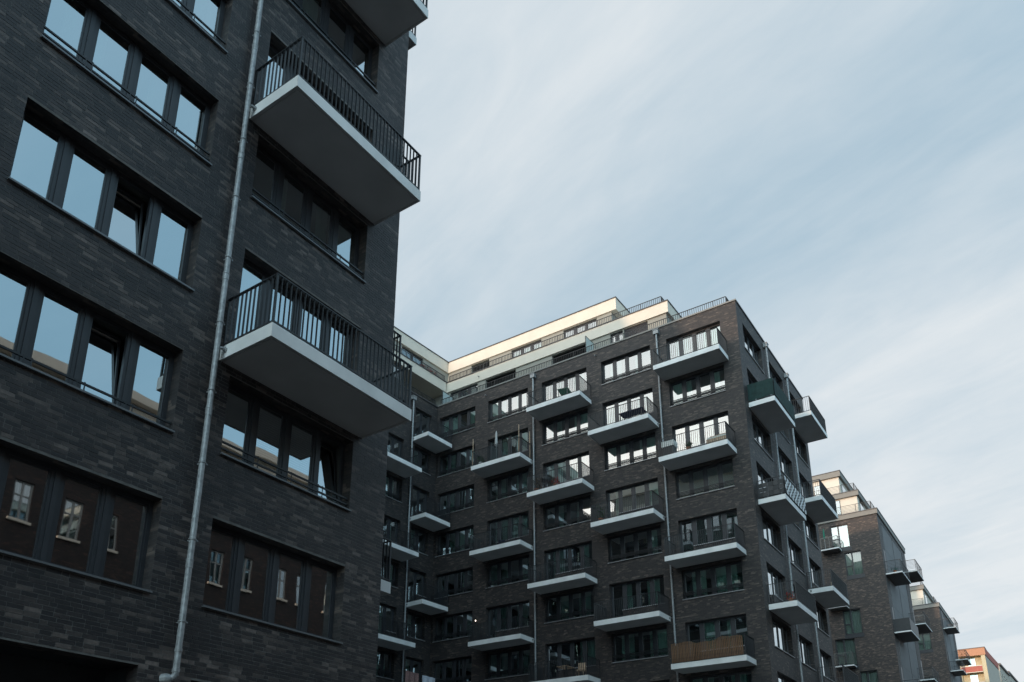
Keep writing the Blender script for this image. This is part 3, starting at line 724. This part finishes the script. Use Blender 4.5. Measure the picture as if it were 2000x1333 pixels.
RAILGREY = mat('grey_painted_rail', (.22, .21, .20), .5, .3)
def bar_balcony(F, u0, W, z, dep, h=1.12, screen=None, n=8, metal=None):
    b = F.put('balcony', MB().box(0, W, -dep, 0, -.16, 0).mesh('balcony', mat('dark_slab', (.12, .12, .125), .7)), u0, 0, z)
    link('slab_edge', MB().box(-.02, W + .02, -dep - .03, -dep - .002, -.13, -.03).box(-.025, -.003, -dep, 0, -.13, -.03).box(W + .003, W + .025, -dep, 0, -.13, -.03).mesh('slab_edge', CONC), b)
    m = MB(); e = .03
    for i in range(1, n + 1):
        z0 = .08 + (h - .1) * i / n; t = .010 if i < n else .022
        m.box(e, W - e, -dep + e - t, -dep + e + t, z0 - t, z0 + t); m.box(e - t, e + t, -dep + e + t, 0, z0 - t, z0 + t); m.box(W - e - t, W - e + t, -dep + e + t, 0, z0 - t, z0 + t)
    k = max(2, round(W / 1.3))
    for i in range(k + 1):
        x = e + (W - 2 * e) * i / k; m.box(x - .018, x + .018, -dep + e + .024, -dep + e + .05, 0, h)
    link('railing', m.mesh('railing', metal or DARKMETAL), b)
    if screen:
        s = MB().box(.0, W, -dep - .012, -dep - .003, .02, h - .03)
        if screen == 'both': s.box(-.012, -.003, -dep, -.05, .02, h - .03)
        link('screen', s.mesh('screen', DARKMETAL), b)
    return b

def far_block(label, xc, xe, top, wwin, wbal, ebal, pents, fl0=26.3):
    b = thing('apartment_building', label, 'building', (xc, D0, 0), 0, 'dark brick apartment blocks')
    W_ = Facade(b, xc, 0, R(-90)); E_ = Facade(b, 0, D0, 0.0)
    op = [(-y1, -y0, z0, z1) for y0, y1, z0, z1 in wwin]
    W_.put('wall', wall_mesh(-40, -D0, G, top, op, .2, BRICK_WARM), 0, 0, 0)
    for i, (y0, y1, z0, z1) in enumerate(wwin): strip_window(W_, -y1, -y0, z0, z1)
    a, c = xc + 1.35, xe - 2.1; mdl = (a + c) / 2
    slots = [(a - .18, a + .08), (mdl - .12, mdl + .12), (c - .08, c + .18)]
    E_.put('wall', wall_mesh(xc, xe, G, top, [(a, c, G + 3.5, top - .5)], .06, BRICK), 0, 0, 0)
    E_.put('slot_back', MB().box(0, c - a, .022, .05, 0, top - .5 - G - 3.5).mesh('slot_back', DARKMETAL), a, 0, G + 3.5)
    for p, q in ((a + .38, mdl - .2), (mdl + .2, c - .38)):
        z = G + 3.5
        while z < top - 1:
            zt = min(z + 2.72, top - .52); E_.put('wall_panel', MB().box(0, q - p, -.004, .02, 0, zt - z - .02).mesh('wall_panel', GREYPANEL), p, 0, z); z = zt
    E_.put('rear_wall', MB().box(xe - .25, xe, .3, 27, 0, top - G).box(xc + .3, xe - .26, 26.8, 27, 0, top - G).mesh('rear_wall', BRICK), 0, 0, G)
    E_.put('roof', MB().box(xc + .05, xe - .05, .1, 27, 0, .2).mesh('roof', ROOFM), 0, 0, top - .3)
    W_.put('fascia', MB().box(-40, -D0 + .1, -.10, .2, .02, .46).box(-D0 - .2, -D0 + .1, .2, xe - xc, .02, .46).mesh('fascia', TAUPE), 0, 0, top)
    W_.put('parapet_cap', MB().box(-40, -D0 + .14, -.14, .3, .46, .54).box(-D0 - .2, -D0 + .14, .3, xe - xc, .46, .54).mesh('parapet_cap', CAPM), 0, 0, top)
    for (y0, y1, z, dep) in wbal: bar_balcony(W_, -y1, y1 - y0, z, dep, metal=RAILGREY)
    for (x0, x1, z, sc) in ebal:
        bar_balcony(E_, x0, x1 - x0, z, 1.35, screen=sc)
        m = MB().box(0, .62, .0, .03, 0, 2.35).mesh('balcony_door', GLASS); E_.put('balcony_door', MB().box(0, .7, -.02, .03, 0, 2.4).mesh('balcony_door', FRAME), x0 + .35 if x0 < mdl else x1 - 1.05, 0, z + .02)
    for (dx, y0, z0, z1, zt) in pents:
        W_.put('penthouse', MB().box(-36, -y0, dx, xe - xc - 1, 0, z1 - z0).mesh('penthouse', CREAM), 0, 0, z0)
        W_.put('fascia', MB().box(-36.4, -y0 + .22, dx - .22, xe - xc - .8, 0, zt - z1).mesh('fascia', TAUPE), 0, 0, z1)
        W_.put('parapet_cap', MB().box(-36.4, -y0 + .26, dx - .26, xe - xc - .76, 0, .07).mesh('parapet_cap', CAPM), 0, 0, zt)
        Fs = Facade(b, xc + dx - .0, 0, R(-90))
        for yy in (y0 + 1.55, y0 + 4.6):
            wv = Fs.put('window', MB().box(0, .9, -.03, .05, 0, 2.0).box(.06, .84, -.035, -.03, .06, 1.94, 1).mesh('window', [FRAME, GLASS]), -yy - .9, 0, z0 + .1)
        Fd = Facade(b, 0, y0, 0)
        Fd.put('window', MB().box(0, 1.6, -.03, .05, 0, 2.0).box(.08, 1.52, -.035, -.03, .06, 1.94, 1).mesh('window', [FRAME, GLASS]), xc + dx + .9, 0, z0 + .1)
    return b, W_, E_
X2 = 77.8
b2, W2, E2 = far_block('mid-distance brown brick block with grey panels and barred balconies behind the corner block', X2, 91.2, 29.3,
    [(14.9, 16.5, 26.62, 28.9), (14.06, 15.56, 23.82, 26.1), (14.8, 16.34, 18.4, 20.7), (15.6, 17.3, 15.6, 18.1), (14.06, 15.56, 12.6, 15.0), (18.5, 20, 23.8, 26.1), (18.5, 20, 18.4, 20.7)],
    [(15.72, 17.3, 26.45, 1.05), (15.72, 17.3, 20.9, 1.05), (15.72, 17.3, 15.5, 1.05)],
    [(78.12, 82.25, 23.62, None), (78.12, 82.25, 18.2, 'both'), (78.12, 82.25, 12.75, None), (87.65, 91.55, 26.35, None), (87.65, 91.55, 20.95, None), (87.65, 91.55, 15.5, None)],
    [(1.3, 14.0, 29.76, 31.95, 32.42), (2.9, 15.72, 32.42, 34.95, 35.5)])
railing_run(W2, 'terrace_railing', -30, -12.75, .35, 29.84, .95, ret1=8, horizontal=True)
railing_run(W2, 'terrace_railing', -30, -14.2, 1.55, 32.49, .95, ret1=8, horizontal=True)
X3 = 112.9
b3, W3, E3 = far_block('farthest brown brick block with grey panels, beside the orange house', X3, 125.4, 28.75,
    [(13.75, 15.3, 23.5, 25.7), (13.75, 15.3, 17.9, 20.2), (15.5, 17, 26.1, 28.3)],
    [(13.95, 16.2, 26.65, 1.0), (13.95, 16.2, 19.75, 1.0)],
    [(114.1, 117.6, 26.3, None), (114.1, 117.6, 20.9, None), (121.4, 125.6, 23.6, None), (121.4, 125.6, 28.6, None)][:3],
    [(1.2, 13.95, 29.25, 31.6, 32.1)])
railing_run(W3, 'terrace_railing', -30, -12.75, .35, 29.29, .95, ret1=7, horizontal=True)
railing_run(W3, 'terrace_railing', -30, -14.1, 1.5, 32.17, .95, ret1=7, horizontal=True)

# ------------------------------------------------------------------ orange house and the pale blocks behind it
ORA = mat('orange_render', (.50, .24, .14), .8, noise=.06); REDP = mat('red_render', (.42, .12, .09), .8, noise=.08); PALE = mat('pale_yellow_render', (.56, .47, .31), .85, noise=.05)
BEI = mat('beige_render', (.45, .40, .34), .85, noise=.05); TILE = mat('brown_roof', (.16, .13, .12), .8, noise=.2)
orange = thing('orange_house', 'orange and cream house with red loggia parapets at the end of the street', 'building', (168.1, D0, 0))
FO = Facade(orange, 168.1, 0, R(-90))
LOG = [(z, z + 2.05) for z in (31.05, 28.2 - .1, 25.1, 22.1, 19.1)]
FO.put('wall', wall_mesh(-34, -D0, G, 34.3, [(-16.4 - 4.2 * 0, -12.95, a, b) for a, b in LOG] + [(-22.5, -17.2, a, b) for a, b in LOG], 1.4, PALE), 0, 0, 0)
FO.put('roof_band', MB().box(-34, -D0 + .12, -.12, .3, 33.0, 34.3).box(-D0 - .1, -D0 + .12, .3, 16, 33.0, 34.3).mesh('roof_band', ORA), 0, 0, 0)
FO.put('roof_edge', MB().box(-34, -D0 + .2, -.2, 16, 34.3, 34.42).mesh('roof_edge', CAPM), 0, 0, 0)
for a, b in LOG:
    for u0, u1 in ((-16.35, -13.0), (-22.4, -17.3)):
        FO.put('loggia_parapet', MB().box(u0, u1, -.05, .06, a - .95, a + .05).mesh('loggia_parapet', REDP), 0, 0, 0)
        FO.put('parapet_cap', MB().box(u0, u1, -.09, .1, a + .05, a + .17).box(u0, u1, -.07, .08, a - 1.05, a - .95).mesh('parapet_cap', CREAM), 0, 0, 0)
        FO.put('rear_wall', MB().box(u0 - .1, u1 + .1, 1.38, 1.42, a, b).mesh('rear_wall', PALE), 0, 0, 0)
        w_ = FO.put('window', MB().box(0, 1.3, -.03, .03, 0, 1.9).mesh('window', CREAM), (u0 + u1) / 2 - .65, 1.33, a + .05)
        for q in (0, 1): link('pane', MB().box(.07 + q * .6, .62 + q * .6, -.036, -.031, .08, 1.82).mesh('pane', GLASS), w_)
FOe = Facade(orange, 168.1, D0 - .002, R(-2.3))
FOe.put('side_wall', MB().box(0.0, 16.2, 0, .3, 0, 33.0 - G).mesh('side_wall', BEI), 0, 0, G)
FOe.put('roof_band', MB().box(.12, 16.2, -.1, .3, 0, 1.3).mesh('roof_band', REDP), 0, 0, 33.0)
FOe.put('roof', MB().box(.3, 16.2, .3, 18, 0, .2).mesh('roof', ROOFM), 0, 0, 34.0)
def pale_house(label, x0, x1, y0, top, step):
    t = thing('pale_house', label, 'building', (x0, y0, 0), 0, 'pale houses behind the orange house')
    F_ = Facade(t, x0, y0, R(-2.3)); FX = Facade(t, x0, y0, R(-92.3))
    op = [(2 + 3.1 * i, 3.3 + 3.1 * i, z, z + 1.5) for i in range(int((x1 - x0 - 2) / 3.1)) for z in [top - 2.9 - 3 * k for k in range(5)]]
    F_.put('wall', wall_mesh(0, x1 - x0, G, top, op, .15, BEI), 0, 0, 0)
    FX.put('wall', MB().box(-14, 0, 0, .2, 0, top - G).mesh('wall', BEI), 0, .002, G)
    wm = MB().box(0, 1.3, .1, .16, 0, 1.5).mesh('window', FRAME)
    pm = MB().box(.08, 1.22, .09, .098, .08, 1.42).mesh('pane', GLASS)
    for (a, b, c, d) in op: o = F_.put('window', wm, a, 0, c); link('pane', pm, o)
    F_.put('roof', MB().box(-.25, x1 - x0, -.3, 13, 0, .35).mesh('roof', TILE), 0, 0, top)
pale_house('beige house whose plain gable steps out just behind the orange house', 190, 204, 11.75, 34.9, 0)
pale_house('beige house with brown roof at the very end of the street', 206, 240, 11.35, 36.0, 0)

# ================================================================== OLD HOUSES ACROSS THE STREET (seen mirrored in the near panes)
oldh = thing('old_house', 'old red brick house with cream top storey, mirrored in the near panes', 'building', (20, -15, 0))
FOo = Facade(oldh, 0, -15, R(180))                    # u = -x, outwards is +y
cols_o = [-(3.2 + 4.3 * (i // 2) + 1.75 * (i % 2)) for i in range(-16, 60)]
rows_o = [(3.6, 5.6), (7.0, 9.0), (11.0, 13.0), (14.9, 16.9), (19.2, 20.6)]
op = [(c - .45, c + .45, a, b) for c in cols_o for a, b in rows_o]
FOo.put('wall', wall_mesh(-140, 40, G, 23.4, op, .2, [BRICK_RED, CREAM], [('z', 18.3)], lambda u, z: 1 if z > 18.3 else 0), 0, 0, 0)
FOo.put('cornice', MB().box(-140, 40, -.5, .3, 0, .5).mesh('cornice', CREAM), 0, 0, 23.0)
FOo.put('cornice', MB().box(-140, 40, -.18, 0.0, 0, .3).mesh('cornice', CREAM), 0, 0, 18.1)
FOo.put('roof', MB().box(-140, 40, .3, 12, 0, .3).mesh('roof', TILE), 0, 0, 23.2)
FOo.put('rear_wall', MB().box(-140, 40, 11.7, 12, 0, 23 - G).mesh('rear_wall', BRICK_RED), 0, 0, G)
WHITE = mat('white_paint', (.32, .32, .31), .5)
for a, b in rows_o:
    h = b - a
    wm = MB()
    for q in ((0, .9, h - .09, h), (0, .9, 0, .09), (0, .09, .09, h - .09), (.81, .9, .09, h - .09), (.4, .5, .09, h - .09), (.09, .4, h * .62, h * .62 + .07), (.5, .81, h * .62, h * .62 + .07)): wm.box(q[0], q[1], .08, .14, q[2], q[3])
    wm = wm.mesh('window', WHITE); pm = MB(); pm.quad((.09, .12, .09), (.81, .12, .09), (.81, .12, h - .09), (.09, .12, h - .09)); pm = pm.mesh('pane', GLASS)
    cm = curtain_mesh(.8, h - .1, 3); sm = MB().box(-.1, 1.0, -.1, .05, -.12, 0).mesh('sill', CREAM)
    for c in cols_o:
        o = FOo.put('window', wm, c - .45, 0, a); link('pane', pm, o); link('sill', sm, o)
        if (int(c * 3) % 3): link('curtain', cm, o, (.05, .3, .05))

# ================================================================== THINGS ON THE BALCONIES
def cloth(name, w, h, m, seed, amp=.03):
    rnd = random.Random(seed); mb = MB(); nx, nz = 14, 6; P = {}
    for i in range(nx + 1):
        for j in range(nz + 1):
            P[i, j] = (w * i / nx, amp * math.sin(i * 1.1 + seed) * (1 - .5 * j / nz) + rnd.uniform(-.01, .01), h * j / nz + (rnd.uniform(-.03, .03) if j == 0 else 0))
    for i in range(nx):
        for j in range(nz): mb.quad(P[i, j], P[i + 1, j], P[i + 1, j + 1], P[i, j + 1])
    return mb.mesh(name, m, True)
# D2: folded parasol, wooden posts, plant pot
def parasol(label, loc, h, col):
    t = thing('parasol', label, 'parasol', loc)
    link('pole', MB().tube([(0, 0, 0), (0, 0, h)], .022, 8).mesh('pole', ZINC), t)
    link('base', MB().tube([(0, 0, 0), (0, 0, .07)], [.24, .2], 14).mesh('base', DARKMETAL), t)
    m = MB().tube([(0, 0, h * .52), (0, 0, h * .55), (0, 0, h * .7), (0, 0, h * .93), (0, 0, h)], [.05, .11, .085, .06, .015], 9); link('canopy', m.mesh('canopy', mat('canopy_cloth', col, .9), True), t)
parasol('folded pale grey parasol standing on the balcony with two wooden posts', at_w(28.4, -.9, FL(2)), 2.35, (.42, .42, .42))
parasol('folded green parasol on the small barred balcony of the brown brick block', (X2 - .5, 17.0, 26.45 + ZO), 2.2, (.02, .16, .11))
for i, (y, d, lb) in enumerate(((29.92, -1.38, 'wooden post tied upright at the inner end of the parasol balcony'), (26.32, -1.38, 'wooden post tied upright at the outer front corner of the parasol balcony'), (26.27, -.2, 'wooden post tied upright by the wall next to the zinc downpipe'))):
    t = tag(link('wooden_post', MB().tube([(0, 0, 0), (.01, 0, 1.0), (0, 0, 1.98)], [.035, .032, .03], 8).mesh('wooden_post', WOOD), None, at_w(y, d, FL(2))), lb, 'post', 'posts on the parasol balcony')
def chair(label, loc, rz, m, group=None):
    t = thing('balcony_chair', label, 'chair', loc, rz, group)
    link('seat', MB().box(-.23, .23, -.22, .22, .42, .46).mesh('seat', m), t); link('backrest', MB().box(-.23, .23, .19, .22, .5, .9).mesh('backrest', m), t)
    lm = MB().box(-.015, .015, -.015, .015, 0, .42).mesh('leg', m)
    for x in (-.2, .2):
        for y in (-.19, .19): link('leg', lm, t, (x, y, 0))
def table(label, loc, rz, w, d, h, m):
    t = thing('balcony_table', label, 'table', loc, rz)
    link('tabletop', MB().box(-w / 2, w / 2, -d / 2, d / 2, h - .04, h).mesh('tabletop', m), t)
    lm = MB().box(-.018, .018, -.018, .018, 0, h - .04).mesh('leg', DARKMETAL)
    for x in (-w / 2 + .06, w / 2 - .06):
        for y in (-d / 2 + .06, d / 2 - .06): link('leg', lm, t, (x, y, 0))
GREENP = mat('green_plastic', (.01, .12, .07), .5); NAVY = mat('navy_cloth', (.012, .018, .045), .9); WHITEP = mat('white_plastic', (.75, .75, .73), .5)
table('small green folding table on the topmost balcony near the inner corner', at_w(23.25, -.8, FL(1)), .2, .8, .7, .72, GREENP)
table('long navy covered table on the balcony left of the upper zinc downpipe', at_w(18.7, -.75, FL(2)), R(90), 1.5, .7, .74, NAVY)
chair('dark chair on the fifth balcony from the top of the middle column', at_w(28.0, -.8, FL(4)), .6, NAVY)
chair('brown wooden chair on the lowest visible balcony of the third column', at_w(22.6, -.8, FL(7)), R(-80), WOOD)
table('brown wooden table on the lowest visible balcony of the third column', at_w(23.6, -.8, FL(7)), 0, .9, .7, .74, WOOD)
# A3: white cabinet and bench
t = thing('barbecue_cabinet', 'white topped barbecue cabinet at the left end of the third balcony from the top', 'barbecue', at_w(16.45, -1.0, FL(3)), R(-90))
link('cabinet', MB().box(-.32, .32, -.25, .25, .06, .62).mesh('cabinet', DARKMETAL), t); link('lid', MB().box(-.36, .36, -.28, .28, .62, .95).mesh('lid', WHITEP), t)
for x in (-.26, .26): link('leg', MB().box(x - .03, x + .03, -.2, .2, 0, .06).mesh('leg', DARKMETAL), t)
t = thing('balcony_bench', 'brown bench with pale cushions at the right end of the third balcony', 'bench', at_w(13.7, -.85, FL(3)), R(-90))
link('seat', MB().box(-.55, .55, -.3, .3, .1, .42).mesh('seat', WOOD), t); link('backrest', MB().box(-.55, .55, .26, .32, .42, .85).mesh('backrest', WOOD), t)
for x in (-.52, .02): link('cushion', MB().box(x, x + .5, -.28, .24, .425, .52).mesh('cushion', CURT), t)
# C3: kettle grill and red pot
t = thing('kettle_grill', 'black kettle grill on the balcony full of pots', 'grill', at_w(24.6, -1.0, FL(3)))
link('bowl', MB().tube([(0, 0, .55), (0, 0, .65), (0, 0, .78), (0, 0, .9), (0, 0, .97)], [.1, .25, .3, .22, .05], 14).mesh('bowl', DARKMETAL, True), t)
for a in (0, 120, 240): link('leg', MB().tube([(.1 * math.cos(R(a)), .1 * math.sin(R(a)), .58), (.28 * math.cos(R(a)), .28 * math.sin(R(a)), 0)], .014, 6).mesh('leg', ZINC), t)
LEAFM = mat('leaf', (.05, .10, .035), .7, noise=.4, nscale=8); REDF = mat('red_petal', (.55, .03, .03), .6); TERR = mat('terracotta', (.32, .12, .06), .8); PETAL = mat('dusky_leaf', (.16, .12, .06), .8, noise=.4)
def plant(name, label, loc, h, r, leafm, flower=None, seed=1, potm=TERR, group=None, n=140):
    rnd = random.Random(seed); t = thing(name, label, 'plant', loc, 0, group)
    link('pot', MB().tube([(0, 0, 0), (0, 0, .28)], [.11, .15], 12).mesh('pot', potm), t)
    m = MB()
    for i in range(n):
        a = rnd.uniform(0, 6.28); q = r * math.sqrt(rnd.random()); z = .26 + (h - .26) * rnd.random(); s = rnd.uniform(.03, .075); b = rnd.uniform(0, 6.28); k = rnd.uniform(-.6, .9)
        c = Vector((q * math.cos(a), q * math.sin(a), z)); d = Vector((math.cos(b), math.sin(b), k)) * s; e = Vector((-math.sin(b), math.cos(b), rnd.uniform(-.5, .5))) * s * .5
        m.quad(tuple(c - d), tuple(c + e), tuple(c + d), tuple(c - e), 1 if flower and rnd.random() < .6 else 0)
    link('foliage', m.mesh('foliage', [leafm, flower or leafm]), t)
plant('potted_plant', 'potted plant with red flowers and white kettle grill for neighbour', at_w(23.9, -1.05, FL(3)), .7, .25, LEAFM, REDF, 3)
plant('potted_plant', 'brownish potted plant at the inner end of the balcony full of pots', at_w(25.2, -1.1, FL(3)), .95, .3, PETAL, None, 4)
plant('potted_plant', 'pale pot with small shrub at the inner end of the parasol balcony', at_w(29.5, -1.1, FL(2)), .7, .28, LEAFM, None, 5, WHITEP)
plant('potted_plant', 'small shrub on the third balcony behind the bars, left of its middle', at_w(15.3, -1.1, FL(3)), .55, .2, LEAFM, None, 6)
plant('potted_plant', 'leafy plant at the dark inner end of the fourth row balcony', at_w(20.9, -1.05, FL(4)), 1.1, .26, LEAFM, None, 7)
plant('potted_plant', 'green shrub on the near balcony of the brown brick block', (78.7, 11.6, 23.62 + ZO), .6, .35, mat('teal_leaf', (.02, .14, .10), .6), None, 9)
plant('potted_plant', 'bushy plant on the street balcony of the farthest brick block', (122.4, 11.5, 23.6 + ZO), 1.3, .6, LEAFM, None, 10, n=260)
for i, s in enumerate((-.75, -.3, .1, .45)):
    p = FI.world(s, e1 + .55, Z1T + .02)
    plant('flower_pot', ('pot of red flowers farthest from the inner corner, on the upper terrace', 'second pot of red flowers from the far end of the upper terrace row', 'third pot of red flowers from the far end of the upper terrace row', 'pot of red flowers closest to the inner corner, on the upper terrace')[i], p, .62, .26, LEAFM, REDF, 12 + i, group='red flowers on the upper terrace')
# A7: cane screen, cane by cane
t = thing('cane_screen', 'brown bamboo cane screen with wavy top tied along the bottom right balcony', 'screen', at_w(16.93, -DEP - .03, FL(7)), R(-90))
rc = random.Random(4); x = .08
while x < 3.78:
    h = .98 + .07 * math.sin(x * 2.6) + .035 * math.sin(x * 7.1 + 1) + rc.uniform(-.015, .015)
    link('cane', MB().tube([(0, 0, .03), (rc.uniform(-.008, .008), 0, h)], rc.uniform(.028, .036), 7).mesh('cane', BAMBOO), t, (x, 0, 0)); x += .088
link('tie_wire', MB().box(.05, 3.8, .026, .034, .3, .31).box(.05, 3.8, .026, .034, .75, .76).mesh('tie_wire', DARKMETAL), t)
# E: cloth screens
GRN = mat('dark_green_cloth', (.012, .036, .034), .9, noise=.25, nscale=4)
t = thing('fabric_screen', 'dark green cloth wrapped round the topmost street balcony of the corner block', 'screen', FE.world(41.72, -DEP, FL(2)))
link('front_cloth', cloth('front_cloth', 3.82, 1.02, GRN, 3, .012), t, (-.01, -.035, .06)); link('end_cloth', cloth('end_cloth', 1.42, 1.04, GRN, 5, .012), t, (-.035, 1.43, .06), R(-90))
def weave(W, H, n, m, m0, m1):
    d = W / n; rows = max(2, round(H / d)); e = H / rows
    for i in range(n):
        for j in range(rows):
            k = (i + j) % 2; y = -.012 if k else .0
            m.box(i * d + .012, (i + 1) * d - .012, y - .006, y + .006, j * e + .012, (j + 1) * e - .012, k)
    return m
t = thing('woven_screen', 'black and white woven screen on the street balcony of the corner block', 'screen', FE.world(41.72, -DEP, FL(4)))
mk_b = mat('black_band', (.02, .022, .025), .6); mk_w = mat('white_band', (.70, .72, .74), .6)
link('front_weave', weave(3.8, .98, 16, MB(), 0, 1).mesh('front_weave', [mk_b, mk_w]), t, (0, -.035, .06), 0)
link('end_weave', weave(1.4, .8, 5, MB(), 0, 1).mesh('end_weave', [mk_b, DARKMETAL]), t, (-.035, 1.42, .06), R(-90))
t = tag(link('rolled_cloth', cloth('rolled_cloth', .9, .8, WOOD, 8, .03), None, FE.world(52.2, -.9, FL(5) + .12)), 'brown board leaning on the street balcony beside the second brick block', 'board')
# inner corner, bottom edge: cloths on the rear wing's balcony
STR = mat('dusty_pink_cloth', (.26, .15, .14), .9, noise=.5, nscale=18); WCL = mat('pale_laundry', (.60, .62, .70), .9, noise=.15, nscale=9)
t = tag(link('hanging_cloth', cloth('hanging_cloth', 1.15, 1.0, STR, 2, .05), None, FI.world(-3.7, -1.55, FL(7) - .10 + .2)), 'dusty pink striped cloth hung on the balcony at the bottom edge by the inner corner', 'cloth')
t = tag(link('hanging_cloth', cloth('hanging_cloth', 1.25, .62, WCL, 6, .05), None, FI.world(-2.35, -1.6, FL(7) + .42)), 'white cloth airing beside the pink cloth at the bottom edge', 'cloth')
# C7: string lights post and small lit lamp on the wall
t = tag(link('pale_post', MB().tube([(0, 0, 0), (0, 0, 1.75)], .022, 8).mesh('pale_post', ZINC), None, at_w(24.3, -1.38, FL(7))), 'thin pale post on the lowest visible balcony of the third column', 'post')
LAMP = bpy.data.materials.new('lit_lamp'); LAMP.use_nodes = True
LAMP.node_tree.nodes['Principled BSDF'].inputs['Emission Color'].default_value = (1, .85, .7, 1); LAMP.node_tree.nodes['Principled BSDF'].inputs['Emission Strength'].default_value = 5
t = thing('wall_lamp', 'tiny lit lamp on the brick pier deep in the courtyard', 'lamp', at_w(30.5, -.06, 13.7))
link('bracket', MB().box(-.02, .06, -.02, .02, -.08, -.03).mesh('bracket', DARKMETAL), t); link('bulb', MB().tube([(0, 0, -.05), (0, 0, -.02), (0, 0, .02), (0, 0, .05)], [.012, .026, .026, .012], 8).mesh('bulb', LAMP, True), t)
# chairs mirrored behind the near balcony rail
chair('dark folding chair at the far end of the upper near balcony', FN.world(11.6, -.9, FL(5)), R(150), DARKMETAL)
plant('potted_plant', 'red flowering pot plant behind the bars of the lower street balcony of the corner block', FE.world(42.3, -1.0, FL(6)), .6, .26, LEAFM, REDF, 31)
# overflow spouts of the terraces
for u, d, z in ((-31.6, d1, 32.35), (-21.4, 0, 29.62), (-29.9, 0, 29.55)):
    FW.put('overflow_spout', MB().tube([(0, .02, 0), (0, -.16, -.03)], .035, 10).mesh('overflow_spout', ZINC), u, d, z)
